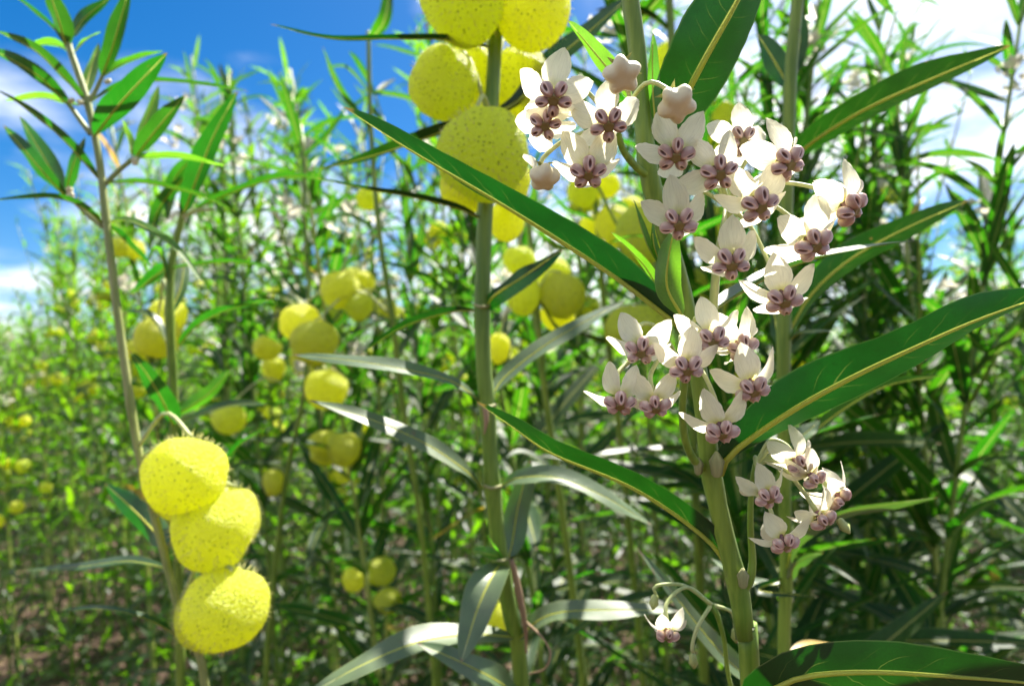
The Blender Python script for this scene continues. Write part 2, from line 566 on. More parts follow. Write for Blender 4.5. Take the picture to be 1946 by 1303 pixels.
def leaf(rt, pix, wpx, r=125, r1=None, fold=20, wave=0.06, mat=None, segs=22, rib=True, name='leaf', label=None):
    """a hand-placed leaf: pix = base..tip as (px, py, depth); wpx = full width in photo pixels at mid depth"""
    mat = mat or M_LEAF
    P = catmull([at(*p) for p in pix], segs)
    dm = pix[len(pix) // 2][2]
    width = wpx * dm / FPX
    out_sign[0] = None
    N = img_normals(P, r, r if r1 is None else r1)
    o0 = P[0].copy()
    P = [p - o0 for p in P]
    V, F, U = blade_data(P, N, width, R(fold), wave, ph=rnd.uniform(0, 6), jag=0.012)
    me = mesh(name, V, F, mat, U)
    o = part(name, me, rt, o0 - rt.location)
    if label:
        o['label'] = label
    if rib:
        q = P[:int(segs * 0.93)]
        rr = [max(0.00022, width * 0.040 * (1 - i / len(q)) ** 0.8 + 0.00012) for i in range(len(q))]
        low = [q[i] - N[i] * rr[i] * 0.45 for i in range(len(q))]
        V, F, U = tube_data(low, rr, 6)
        part('midrib', mesh('midrib', V, F, M_RIB, U), o)
    return o


def stem(rt, pix, rpx, mat=None, name='stem', n=None, sides=12, world_pts=None, nodes=()):
    """tube through photo points (px, py, depth); rpx = radii in photo pixels at each point's depth"""
    pts = world_pts or [at(*p) for p in pix]
    n = n or max(12, 6 * len(pts))
    P = catmull(pts, n)
    rad = lerp_list([rp * p[2] / FPX for rp, p in zip(rpx, pix)] if world_pts is None else rpx, n)
    for i in range(len(P)):
        for nd in nodes:
            dz = (P[i] - nd).length
            rad[i] *= 1 + 0.16 * math.exp(-(dz / 0.006) ** 2)
    o0 = P[0].copy()
    V, F, U = tube_data([p - o0 for p in P], rad, sides)
    return part(name, mesh(name, V, F, mat or M_STEM, U), rt, o0 - rt.location)


# ------------------------------------------------------------------ balloon fruits
def fruit_mesh(name, mat, seed, nu=40, nv=26, squash=1.0):
    rr = random.Random(seed)
    ph = rr.uniform(0, 6.28)
    V, F, U = [], [], []
    for j in range(nv + 1):
        th = math.pi * j / nv
        for i in range(nu):
            an = 2 * math.pi * i / nu
            d = Vector((math.sin(th) * math.cos(an), math.sin(th) * math.sin(an), math.cos(th)))
            k = 1.0 + 0.10 * noise.noise(d * 1.3 + Vector((seed * 7.1, 0, 0))) + 0.02 * noise.noise(d * 5 + Vector((seed, 3, 1)))
            su = math.cos(an - ph)
            k -= 0.075 * math.exp(-((su - 1) / 0.02) ** 2) * math.sin(th)      # suture line
            k -= 0.03 * math.exp(-((su + 1) / 0.03) ** 2) * math.sin(th)
            top = max(0.0, d.z) ** 10
            k -= 0.14 * top                                                    # dimple at the stalk
            p = d * k
            p.z *= squash
            p.x *= 1.0 + 0.05 * math.cos(ph)
            V.append(p)
            U.append((i / nu, j / nv))
    for j in range(nv):
        for i in range(nu):
            i2 = (i + 1) % nu
            F.append((j * nu + i, (j + 1) * nu + i, (j + 1) * nu + i2, j * nu + i2))
    return mesh(name, V, F, mat, U)


def bristle_mesh(name, seed, cnt=300, ln=0.20):
    rr = random.Random(seed)
    V, F = [], []
    for c in range(cnt):
        z = 1 - 2 * (c + 0.5) / cnt
        an = c * 2.39996 + rr.uniform(-0.25, 0.25)
        s = math.sqrt(max(0, 1 - z * z))
        d = Vector((s * math.cos(an), s * math.sin(an), z))
        a = d.orthogonal().normalized()
        b = d.cross(a)
        w = 0.012
        tip = d * (0.97 + ln * rr.uniform(0.6, 1.1)) + a * rr.uniform(-0.05, 0.05) + b * rr.uniform(-0.05, 0.05) - Vector((0, 0, 0.03))
        k = len(V)
        base = d * 0.95
        V += [base + a * w, base - a * w * 0.5 + b * w * 0.87, base - a * w * 0.5 - b * w * 0.87, tip]
        F += [(k, k + 1, k + 3), (k + 1, k + 2, k + 3), (k + 2, k, k + 3)]
    return mesh(name, V, F, M_BRIST)


FRUIT_Y = [fruit_mesh('fruit', M_FRUIT, s, squash=q) for s, q in ((1, 0.98), (2, 0.97), (3, 1.02))]
FRUIT_G = [fruit_mesh('fruit', M_FRUITG, s, squash=q) for s, q in ((4, 0.98), (5, 1.06), (6, 1.0))]
FRUIT_LOW = [fruit_mesh('fruit', M_FRUIT, s, 16, 10, q) for s, q in ((7, 0.95), (8, 1.02))] + \
            [fruit_mesh('fruit', M_FRUITG, 9, 16, 10, 1.0)]
BRIST = [bristle_mesh('bristles', s) for s in (1, 2)]


def fruit(rt, px, py, d, rpx, rypx=None, me=None, frm=None, bristles=True, tilt=None):
    c = at(px, py, d)
    r = rpx * d / FPX
    ry = (rypx or rpx) * d / FPX
    me = me or rnd.choice(FRUIT_Y)
    q = Quaternion((0, 0, 1), rnd.uniform(0, 6.28))
    if tilt:
        q = Quaternion(Vector((0, 1, 0)), R(tilt[0])) @ Quaternion(Vector((1, 0, 0)), R(tilt[1])) @ q
    o = part('fruit', me, rt, c - rt.location, q, (r, r, ry))
    if bristles:
        b = part('bristles', rnd.choice(BRIST), o)
        b['kind'] = 'stuff'
    if frm is not None:
        a = at(*frm)
        top = c + q @ Vector((0, 0, ry * 0.9))
        mid = a.lerp(top, 0.5) + Vector((0, 0, (top - a).length * 0.35))
        P = catmull([a, mid, top], 10)
        V, F, U = tube_data([p - a for p in P], [0.0013] * 11, 7)
        part('fruit_stalk', mesh('fruit_stalk', V, F, M_PED, U), rt, a - rt.location)
    return o


# ------------------------------------------------------------------ flowers
def petal_mesh(seed):
    rr = random.Random(seed)
    Lp, Wp = 0.0114, 0.0076 * rr.uniform(0.92, 1.08)
    nu, nv = 18, 10
    V, F, U = [], [], []
    refl = rr.uniform(0.20, 0.50)
    curl = rr.uniform(0.25, 0.9)
    tw = rr.uniform(-0.7, 0.7)
    sk = rr.uniform(-0.12, 0.12)
    for i in range(nu + 1):
        t = 1 - (1 - i / nu) ** 1.45
        if t < 0.56:
            w = 0.27 + 0.73 * math.sin(math.pi / 2 * t / 0.56) ** 1.15
        else:
            w = max(0.05, 1 - ((t - 0.56) / 0.44) ** 1.9) ** 0.8
        w *= Wp * 0.5
        x = 0.0008 + Lp * (t * (1 - 0.22 * refl) - 0.10 * curl * t ** 3)
        z0 = Lp * (0.10 * math.sin(math.pi * t) - refl * t - 0.34 * curl * t ** 2.8)
        for k in range(nv + 1):
            s = -1 + 2 * k / nv
            jag = 1 + (0.045 * rr.uniform(-1, 1) if abs(s) == 1 and 0.3 < t else 0)
            y = s * w * jag + sk * Lp * t * t
            z = z0 + 0.42 * w * s * s * (1.15 - t) - 0.25 * w * s * s * max(0, t - 0.6) + tw * 0.28 * s * w * t \
                + 0.00022 * math.sin(6 * t + 3 * s + seed) - 0.00025 * math.exp(-(s / 0.16) ** 2) * (1 - t)
            V.append(Vector((x + (rr.uniform(-1, 1) * 0.00010 if t > 0.8 else 0), y, z)))
            U.append((t, k / nv))
    m = nv + 1
    for i in range(nu):
        for k in range(nv):
            a = i * m + k
            F.append((a, a + m, a + m + 1, a + 1))
    return mesh('petal', V, F, M_PETAL, U)


def hood_mesh():
    """folded pouch with a slit, radial along +x, standing beside the column"""
    nu, nv = 32, 24
    V, F, U = [], [], []
    for j in range(nv + 1):
        th = math.pi * j / nv
        for i in range(nu):
            an = 2 * math.pi * i / nu
            d = Vector((math.cos(th), math.sin(th) * math.cos(an), math.sin(th) * math.sin(an)))
            x, y, z = d.x * 0.00245, d.y * 0.00182, d.z * 0.00185
            y *= 1.0 + 0.22 * d.x
            ee = 3.9
            if d.z > -0.2:
                ee = min(3.9, math.sqrt(((x - 0.0002) / 0.00145) ** 2 + (y / 0.00052) ** 2))
            if d.z > 0:
                z -= 0.0012 * math.exp(-(ee / 0.8) ** 2)
                z += 0.00035 * math.exp(-((ee - 1.35) / 0.45) ** 2)
            V.append(Vector((x, y, z)))
            vv = ee / 4
            U.append((0.5 + 0.5 * d.x, vv))
    for j in range(nv):
        for i in range(nu):
            i2 = (i + 1) % nu
            F.append((j * nu + i, j * nu + i2, (j + 1) * nu + i2, (j + 1) * nu + i))
    # the tooth that runs inward and forward over the column
    return mesh('hood', V, F, M_HOOD, U)


def lathe(rings, sides, mat_name, mats, midx_from=None, lob=0.0, nl=5):
    V, F, I = [], [], []
    for (r, z) in rings:
        for k in range(sides):
            an = 2 * math.pi * k / sides
            rr = r * (1 + lob * math.cos(nl * an))
            V.append(Vector((rr * math.cos(an), rr * math.sin(an), z)))
    for j in range(len(rings) - 1):
        for k in range(sides):
            k2 = (k + 1) % sides
            F.append((j * sides + k, j * sides + k2, (j + 1) * sides + k2, (j + 1) * sides + k))
            I.append(1 if midx_from is not None and j >= midx_from else 0)
    F.append(tuple((len(rings) - 1) * sides + k for k in range(sides)))
    I.append(1 if midx_from is not None else 0)
    return mesh(mat_name, V, F, mats=mats, midx=I)


PETALS = [petal_mesh(s) for s in range(12)]
HOOD = hood_mesh()
CENTRE = lathe([(0.0006, -0.0012), (0.0014, -0.0004), (0.0013, 0.0012), (0.0011, 0.0036), (0.00150, 0.0041), (0.00165, 0.0047),
                (0.0012, 0.0051), (0.0007, 0.0049)], 20, 'flower', [M_COLUMN, M_CENTRE], 3, 0.10)
BUD = lathe([(0.0007, -0.0008), (0.0030, -0.0003), (0.0046, 0.0014), (0.0050, 0.0034), (0.0046, 0.0050), (0.0036, 0.0061),
             (0.0020, 0.0066), (0.0004, 0.0063)], 60, 'bud', [M_BUD], None, 0.16)
CALYX = lathe([(0.0006, 0), (0.0011, 0.0006), (0.0013, 0.0022), (0.0016, 0.0036), (0.0009, 0.0048), (0.0003, 0.0058)], 12, 'calyx',
              [M_CALYX], None, 0.18)


def axis_rot(yaw, down, roll):
    ax = (RGT * math.sin(R(yaw)) * math.cos(R(down)) - UPV * math.sin(R(down)) - FWD * math.cos(R(yaw)) * math.cos(R(down))).normalized()
    x = (UPV - ax * UPV.dot(ax)).normalized()
    y = ax.cross(x)
    m = Matrix((x, y, ax)).transposed()
    return ax, m.to_quaternion() @ Quaternion((0, 0, 1), R(roll))


def stalk(rt, pts, rads, name='flower_stalk', mat=None, n=14):
    P = catmull(pts, n)
    o0 = P[0].copy()
    V, F, U = tube_data([p - o0 for p in P], lerp_list(rads, n), 8)
    return part(name, mesh(name, V, F, mat or M_PED, U), rt, o0 - rt.location)


def flower(rt, px, py, d, yaw=0, down=35, roll=0, s=1.0, umbel=None, miss=()):
    down += 6
    s *= rnd.uniform(0.91, 1.02)
    ax, q = axis_rot(yaw, down, roll)
    c = at(px, py, d) - ax * 0.0034 * s
    o = part('flower', CENTRE, rt, c - rt.location, q, s)
    for k in range(5):
        if k in miss:
            continue
        a = 72 * k + rnd.uniform(-5, 5)
        tilt = rnd.uniform(-0.30, 0.22)
        qq = Quaternion((0, 0, 1), R(a)) @ Quaternion((0, 1, 0), tilt) @ Quaternion((1, 0, 0), rnd.uniform(-0.2, 0.2))
        part('petal', rnd.choice(PETALS), o, (0, 0, 0), qq, rnd.uniform(0.93, 1.06))
    for k in range(5):
        a = R(72 * k + 36 + rnd.uniform(-3, 3))
        qq = Quaternion((0, 0, 1), a) @ Quaternion((0, 1, 0), rnd.uniform(0.35, 0.65)) @ Quaternion((1, 0, 0), rnd.uniform(-.15, .15))
        part('hood', HOOD, o, (0.0032 * math.cos(a), 0.0032 * math.sin(a), 0.0033), qq, rnd.uniform(0.90, 1.06))
    if umbel is not None:
        u = at(*umbel)
        e = c - ax * 0.001 * s
        b = e - ax * min(0.012, (u - e).length * 0.5) + Vector((0, 0, 0.002))
        stalk(rt, [u, u.lerp(b, 0.55) + Vector((0, 0, 0.003)), b.lerp(e, 0.4), e], [0.00085, 0.0007, 0.0007, 0.0009])
    return o


exec_after = []
# ------------------------------------------------------------------ ground
def ground_z(x, y):
    d = math.hypot(x, y)
    z = 0.05 * noise.noise(Vector((x * 0.5, y * 0.5, 0))) + 0.025 * noise.noise(Vector((x * 2.3, y * 2.3, 4)))
    return z


gx = [math.sinh(i / 40 * 5.2) * 3.0 for i in range(-40, 41)]
V, F = [], []
for yy in gx:
    for xx in gx:
        V.append((xx, yy + 2.0, ground_z(xx, yy + 2.0)))
n1 = len(gx)
for j in range(n1 - 1):
    for i in range(n1 - 1):
        a = j * n1 + i
        F.append((a, a + 1, a + n1 + 1, a + n1))
g = bpy.data.objects.new('ground', mesh('ground', V, F, M_SOIL))
link(g)
g['kind'] = 'structure'
# ------------------------------------------------------------------ hand-placed plants
def plant_root(label, pix_low, lean=(0.0, 0.0), group=None, name='balloon_plant'):
    """root on the soil under the lowest visible stem point"""
    p = at(*pix_low)
    x, y = p.x + lean[0], p.y + lean[1]
    return root(name, Vector((x, y, ground_z(x, y) - 0.01)), label, 'plant', group)


def main_stem(rt, pix, rpx, mat=None, nodes=()):
    low = at(*pix[-1])
    b = rt.location
    pts = [at(*p) for p in pix] + [low.lerp(b, 0.33) + Vector((0.004, 0, 0)), low.lerp(b, 0.7), b.copy()]
    r = [rp * p[2] / FPX for rp, p in zip(rpx, pix)]
    r += [r[-1] * 1.1, r[-1] * 1.25, r[-1] * 1.4]
    return stem(rt, None, r, mat, world_pts=pts[::-1] if False else pts, n=8 * len(pts), nodes=[at(*q) for q in nodes])


# ---- the flowering plant in focus
fp = plant_root('tall plant in sharp focus carrying clusters of white and mauve flowers', (1428, 1330, .24), (0.03, 0.01))
main_stem(fp, [(1178, -120, .232), (1196, -10, .233), (1210, 90, .234), (1222, 220, .235), (1233, 330, .236), (1262, 430, .237),
               (1298, 560, .238), (1322, 680, .239), (1338, 780, .239), (1352, 900, .24), (1378, 1020, .24), (1404, 1120, .24),
               (1418, 1230, .24), (1428, 1330, .24)],
          [17, 18, 18.5, 19, 20, 19, 17, 18, 19, 20, 20, 22, 22, 23],
          nodes=[(1233, 332, .236), (1352, 890, .24), (1402, 1115, .24)])
# leaves of it
leaf(fp, [(1296, 622, .24), (1240, 578, .243), (1150, 512, .247), (960, 392, .256), (770, 280, .266), (652, 203, .275)], 118, r=112, fold=30, r1=120, wave=0.09)
leaf(fp, [(1368, 900, .236), (1392, 858, .232), (1500, 782, .226), (1620, 716, .222), (1750, 655, .22), (1860, 607, .22), (2030, 545, .222)], 150, r=138, fold=16, wave=0.09, r1=128)
leaf(fp, [(1262, 262, .238), (1290, 205, .236), (1340, 112, .23), (1400, 5, .226), (1460, -110, .226)], 178, r=158, fold=14)
leaf(fp, [(1225, 215, .238), (1190, 172, .243), (1130, 100, .25), (1078, 38, .256)], 58, r=140, fold=20, mat=M_YOUNG)
leaf(fp, [(1248, 255, .232), (1242, 190, .23), (1240, 120, .23), (1241, 62, .232)], 34, r=150, fold=22, mat=M_YOUNG)
leaf(fp, [(1398, 1112, .241), (1352, 1030, .243), (1210, 930, .25), (1050, 862, .262), (975, 812, .27), (905, 763, .276)], 112, r=97, fold=30, r1=104)
leaf(fp, [(1430, 1340, .238), (1462, 1312, .215), (1530, 1284, .21), (1650, 1276, .21), (1800, 1284, .212), (1990, 1302, .215), (2080, 1330, .22)], 140, r=142, fold=10, wave=0.03)
leaf(fp, [(1300, 615, .238), (1260, 565, .244), (1225, 505, .25), (1160, 440, .26)], 42, r=120, fold=18, mat=M_YOUNG)
leaf(fp, [(1287, 590, .232), (1262, 520, .23), (1228, 460, .23), (1203, 376, .232)], 30, r=60, fold=28, mat=M_YOUNG)
leaf(fp, [(1290, 592, .23), (1268, 530, .229), (1244, 470, .229), (1240, 420, .23)], 22, r=150, fold=20, mat=M_YOUNG)
leaf(fp, [(1296, 600, .228), (1268, 545, .226), (1272, 480, .225), (1284, 430, .228)], 62, r=165, fold=12, mat=M_YOUNG)
leaf(fp, [(1308, 622, .24), (1400, 560, .262), (1500, 507, .282), (1610, 476, .30), (1742, 458, .32)], 62, r=76, fold=20, mat=M_WAX)
# axillary buds at the nodes
for px, py, d, sx in ((1362, 884, .232, 1), (1327, 880, .236, .7), (1412, 1095, .235, .8)):
    b = part('axillary_bud', CALYX, fp, at(px, py, d) - Vector((0, 0, .004)) - fp.location, None, (1.5 * sx, 1.3 * sx, 1.5 * sx))
    b.data = b.data.copy(); b.data.materials.clear(); b.data.materials.append(M_SCAR)
# peduncles
U1, U2, U3, U4, U5 = (1170, 238, .222), (1388, 396, .226), (1302, 706, .226), (1437, 882, .238), (1352, 1148, .262)
stalk(fp, [at(1240, 338, .236), at(1214, 322, .232), at(1188, 292, .227), at(1176, 262, .224), at(*U1)], [.0016, .0013, .0012, .0011, .0013], 'flower_stalk', M_STEM)
stalk(fp, [at(1352, 640, .236), at(1356, 575, .232), at(1364, 490, .229), at(1380, 420, .227), at(*U2)], [.0018, .0016, .0015, .0015, .0017], 'flower_stalk', M_PED)
stalk(fp, [at(1345, 890, .24), at(1322, 878, .236), at(1302, 835, .232), at(1297, 770, .229), at(*U3)], [.0018, .0014, .0013, .0013, .0015], 'flower_stalk', M_STEM)
stalk(fp, [at(1400, 1128, .24), at(1422, 1108, .238), at(1430, 1070, .238), at(1426, 1000, .238), at(1428, 930, .238), at(*U4)], [.0020, .0015, .0012, .0011, .0010, .0012], 'flower_stalk', M_STEM)
stalk(fp, [at(1430, 1420, .262), at(1388, 1300, .262), at(1376, 1215, .262), at(1362, 1165, .262), at(*U5)], [.0010, .0009, .0009, .0009, .0011], 'flower_stalk', M_STEM)
# first umbel
flower(fp, 1052, 188, .196, yaw=-4, down=34, roll=-4, s=1.10, umbel=U1)
flower(fp, 1036, 238, .203, yaw=-6, down=32, roll=20, s=0.98, umbel=U1)
flower(fp, 1156, 238, .198, yaw=2, down=34, roll=8, s=1.06, umbel=U1)
flower(fp, 1118, 330, .205, yaw=-4, down=40, roll=36, s=1.04, umbel=U1)
# second umbel
flower(fp, 1284, 296, .204, yaw=-6, down=40, roll=30, s=1.04, umbel=U2)
flower(fp, 1410, 268, .222, yaw=4, down=20, roll=0, s=1.0, umbel=U2)
flower(fp, 1367, 330, .202, yaw=4, down=28, roll=-28, s=1.06, umbel=U2)
flower(fp, 1498, 312, .206, yaw=22, down=26, roll=14, s=1.08, umbel=U2)
flower(fp, 1444, 392, .204, yaw=12, down=34, roll=-26, s=1.08, umbel=U2)
flower(fp, 1290, 426, .203, yaw=-4, down=34, roll=4, s=1.05, umbel=U2)
flower(fp, 1390, 502, .203, yaw=-4, down=34, roll=6, s=1.05, umbel=U2)
flower(fp, 1548, 466, .205, yaw=18, down=36, roll=0, s=1.08, umbel=U2)
flower(fp, 1620, 398, .208, yaw=44, down=28, roll=12, s=1.10, umbel=U2)
flower(fp, 1490, 572, .204, yaw=2, down=40, roll=26, s=1.06, umbel=U2)
# third umbel
flower(fp, 1218, 668, .208, yaw=-10, down=34, roll=26, s=0.96, umbel=U3)
flower(fp, 1354, 648, .204, yaw=4, down=34, roll=14, s=1.02, umbel=U3)
flower(fp, 1412, 662, .212, yaw=14, down=30, roll=-20, s=0.96, umbel=U3)
flower(fp, 1306, 702, .200, yaw=-2, down=34, roll=0, s=1.02, umbel=U3)
flower(fp, 1178, 768, .206, yaw=-6, down=42, roll=34, s=0.96, umbel=U3)
flower(fp, 1246, 774, .204, yaw=0, down=42, roll=-24, s=0.98, umbel=U3)
flower(fp, 1432, 742, .205, yaw=8, down=40, roll=22, s=1.02, umbel=U3)
flower(fp, 1372, 822, .203, yaw=2, down=46, roll=30, s=1.02, umbel=U3)
# fourth umbel, older and nodding
flower(fp, 1462, 946, .222, yaw=10, down=30, roll=16, s=0.92, umbel=U4)
flower(fp, 1522, 884, .228, yaw=26, down=32, roll=0, s=0.92, umbel=U4)
flower(fp, 1550, 912, .226, yaw=40, down=38, roll=30, s=0.86, umbel=U4)
flower(fp, 1598, 948, .230, yaw=58, down=34, roll=-10, s=0.90, umbel=U4)
flower(fp, 1566, 990, .224, yaw=38, down=40, roll=24, s=0.90, umbel=U4)
flower(fp, 1492, 1034, .222, yaw=14, down=40, roll=36, s=0.96, umbel=U4)
# fifth umbel, almost spent
flower(fp, 1268, 1208, .245, yaw=-12, down=44, roll=20, s=0.86, umbel=U5)


def bud(rt, px, py, d, yaw, down, roll, s, umbel, via=None):
    ax, q = axis_rot(yaw, down, roll)
    c = at(px, py, d) - ax * 0.003 * s
    part('bud', BUD, rt, c - rt.location, q, s)
    u = at(*umbel)
    mid = at(*via) if via else u.lerp(c - ax * 0.01, 0.55)
    stalk(rt, [u, mid, c - ax * 0.005 * s, c], [.0008, .0007, .0007, .0008])
    for k in range(5):
        a = R(72 * k + 36)
        sep = part('sepal', SEPAL, rt, c - rt.location, q @ Quaternion((0, 0, 1), a), s)


SEPAL = mesh('sepal', [(0.001, -0.0007, -0.0012), (0.001, 0.0007, -0.0012), (0.0035, 0.0006, -0.0010), (0.0035, -0.0006, -0.0010), (0.0062, 0, 0.0006)],
             [(0, 3, 2, 1), (3, 4, 2)], M_CALYX)
bud(fp, 1182, 142, .192, -4, 42, 10, 0.98, U1, (1196, 190, .21))
bud(fp, 1286, 197, .196, 10, 46, -20, 1.02, U1, (1225, 160, .206))
bud(fp, 1034, 336, .207, 10, 62, 0, 0.86, U1, (1082, 262, .213))
o = part('petal', PETALS[2], fp, at(1018, 322, .207) - fp.location, axis_rot(-70, 30, 70)[1], 1.0)
# spent calyces on arching stalks
for px, py, d, via in ((1246, 1128, .255, (1300, 1112, .258)), (1316, 1240, .255, (1326, 1190, .257)), (1396, 1192, .262, (1388, 1160, .262))):
    e = at(px, py, d)
    stalk(fp, [at(*U5), at(*via), e + Vector((0, 0, .003)), e], [.0008, .0007, .0007, .0006])
    q = Vector((0, 0, 1)).rotation_difference(Vector((-0.2 if px < 1300 else 0.1, 0, -1)))
    part('calyx', CALYX, fp, e - fp.location, q, 1.0)
part('calyx', CALYX, fp, at(1592, 985, .226) - fp.location, Vector((0, 0, 1)).rotation_difference(Vector((0.5, -0.2, -0.7))), 1.0)

def upper_leaves(rt, pix, n, ln, seed, spread=0.7):
    """leaf pairs up a stem that carries on above the frame"""
    rr = random.Random(seed)
    P = catmull([at(*q) for q in pix], 20)
    V, F, U = tube_data([q - P[0] for q in P], [0.0032 * (1 - 0.03 * i) for i in range(21)], 8)
    part('stem', mesh('stem', V, F, M_STEM, U), rt, P[0] - rt.location)
    az = rr.uniform(0, 3)
    for k in range(n):
        b = P[int(20 * (k + 0.5) / n)]
        for sgn in (0, math.pi):
            a = az + sgn + rr.gauss(0, .2)
            l = ln * rr.uniform(.8, 1.15)
            h = Vector((math.cos(a), math.sin(a), 0))
            pts = catmull([b, b + h * l * .45 + Vector((0, 0, l * .42)), b + h * l * .95 + Vector((0, 0, l * spread))], 12)
            nr = [(Vector((0, 0, 1)) - h * 0.6).normalized()] * 13
            V, F, U = blade_data([q - b for q in pts], nr, l * .17, R(14), .05, ph=rr.uniform(0, 6))
            part('leaf', mesh('leaf', V, F, M_LEAF, U), rt, b - rt.location)
        az += 1.57




upper_leaves(fp, [(1178, -118, .232), (1170, -180, .234), (1164, -235, .236)], 2, .055, 3, 1.0)


# ---- thick-stemmed fruiting plant in the centre
cp = plant_root('thick straight stemmed plant at centre with big balloon fruits crowded at its top', (992, 1330, .43), (0.02, 0.02))
main_stem(cp, [(952, -260, .415), (945, -60, .416), (940, 100, .417), (932, 230, .418), (922, 400, .42), (917, 560, .42), (918, 680, .42), (926, 770, .42),
               (934, 900, .42), (948, 1040, .422), (968, 1160, .425), (992, 1330, .43)],
          [11, 13, 15, 15, 15, 15.5, 16, 16, 15, 16, 17, 18], M_STEMD,
          nodes=[(918, 580, .42), (926, 768, .42), (937, 925, .42), (955, 1062, .422)])
for px, py, d, rx, ry, me, frm in (
        (884, 2, .40, 82, 82, FRUIT_G[0], (938, 80, .417)), (1010, 8, .41, 74, 88, FRUIT_Y[0], (945, 70, .417)),
        (842, 158, .425, 64, 68, FRUIT_G[1], (930, 225, .418)), (900, 150, .45, 60, 68, FRUIT_Y[2], (935, 110, .417)),
        (990, 165, .455, 66, 80, FRUIT_Y[1], (936, 170, .417)), (918, 292, .395, 86, 86, FRUIT_G[1], (932, 215, .418)),
        (895, 350, .44, 58, 52, FRUIT_Y[0], (925, 330, .42)), (968, 345, .45, 40, 50, FRUIT_Y[2], (928, 320, .42)),
        (962, 420, .47, 34, 40, FRUIT_Y[1], (925, 380, .42)), (940, 1178, .46, 26, 36, FRUIT_Y[2], (968, 1140, .425))):
    fruit(cp, px, py, d, rx, ry, me, frm, tilt=(rnd.uniform(-15, 15), rnd.uniform(-15, 15)))
leaf(cp, [(936, 92, .417), (860, 76, .40), (740, 74, .39), (620, 72, .39), (512, 46, .40)], 34, r=112, fold=16)
leaf(cp, [(930, 232, .418), (870, 240, .43), (760, 280, .44), (680, 304, .45), (604, 322, .45)], 46, r=120, fold=18)
leaf(cp, [(938, 215, .418), (985, 190, .43), (1060, 110, .45), (1120, 60, .47), (1200, -10, .5)], 58, r=140, fold=15)
leaf(cp, [(918, 418, .42), (870, 396, .41), (780, 374, .40), (690, 358, .40), (600, 338, .41)], 32, r=110, fold=20)
leaf(cp, [(926, 590, .42), (938, 564, .41), (1000, 522, .39), (1070, 474, .385)], 62, r=140, fold=14)
leaf(cp, [(906, 590, .42), (860, 592, .42), (780, 615, .43), (725, 645, .44), (685, 676, .45)], 34, r=120, fold=20)
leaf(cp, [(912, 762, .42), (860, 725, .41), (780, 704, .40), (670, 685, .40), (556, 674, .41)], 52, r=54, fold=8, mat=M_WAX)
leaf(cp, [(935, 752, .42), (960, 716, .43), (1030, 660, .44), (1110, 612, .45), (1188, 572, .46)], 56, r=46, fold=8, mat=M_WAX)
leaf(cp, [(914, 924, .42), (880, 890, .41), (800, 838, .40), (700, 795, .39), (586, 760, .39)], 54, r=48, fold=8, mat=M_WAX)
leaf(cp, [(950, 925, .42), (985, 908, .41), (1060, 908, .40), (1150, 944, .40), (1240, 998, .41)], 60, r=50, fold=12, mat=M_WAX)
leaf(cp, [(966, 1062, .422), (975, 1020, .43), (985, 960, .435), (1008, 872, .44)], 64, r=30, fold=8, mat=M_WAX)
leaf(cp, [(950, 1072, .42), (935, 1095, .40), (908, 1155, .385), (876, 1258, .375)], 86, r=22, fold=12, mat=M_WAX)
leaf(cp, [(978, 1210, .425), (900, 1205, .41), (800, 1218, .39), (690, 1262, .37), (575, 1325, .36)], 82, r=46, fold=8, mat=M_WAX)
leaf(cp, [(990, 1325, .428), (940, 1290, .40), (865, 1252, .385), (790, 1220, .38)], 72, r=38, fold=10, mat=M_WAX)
leaf(cp, [(985, 1215, .425), (1020, 1180, .42), (1070, 1162, .415), (1170, 1158, .41), (1292, 1160, .41)], 64, r=46, fold=8, mat=M_WAX)
leaf(cp, [(955, 1062, .418), (940, 1040, .41), (925, 1015, .405)], 14, r=100, fold=20, mat=M_YOUNG, rib=False)
leaf(cp, [(968, 1062, .418), (985, 1056, .41), (1010, 1050, .405)], 14, r=100, fold=20, mat=M_LEAF, rib=False)
leaf(cp, [(950, 1058, .418), (925, 1052, .41), (895, 1045, .405)], 34, r=40, fold=20, mat=M_YOUNG, rib=False)
stem(cp, [(972, 1062, .417), (985, 1120, .417), (998, 1190, .418), (1000, 1240, .42)], [5, 7, 5, 2], M_DRY, 'dry_stalk')
stem(cp, [(998, 1180, .418), (1030, 1210, .41), (1046, 1240, .405), (1035, 1270, .405), (1005, 1280, .41)], [3, 2.5, 2.2, 2, 1.5], M_DRY, 'tendril', sides=7)
for px, py in ((926, 772), (918, 582), (936, 926), (952, 1064)):
    stem(cp, [(px - 16, py - 3, .418), (px, py + 1, .4105), (px + 16, py - 3, .418)], [3.2, 2.8, 3.2], M_SCAR, 'node_scar', sides=8)
stem(cp, [(922, 775, .404), (924, 800, .4035), (920, 825, .405)], [6, 4.5, 1.5], M_DRY, 'bark_scar', sides=8)

upper_leaves(cp, [(952, -260, .415), (958, -380, .415), (962, -520, .42)], 3, .12, 9)
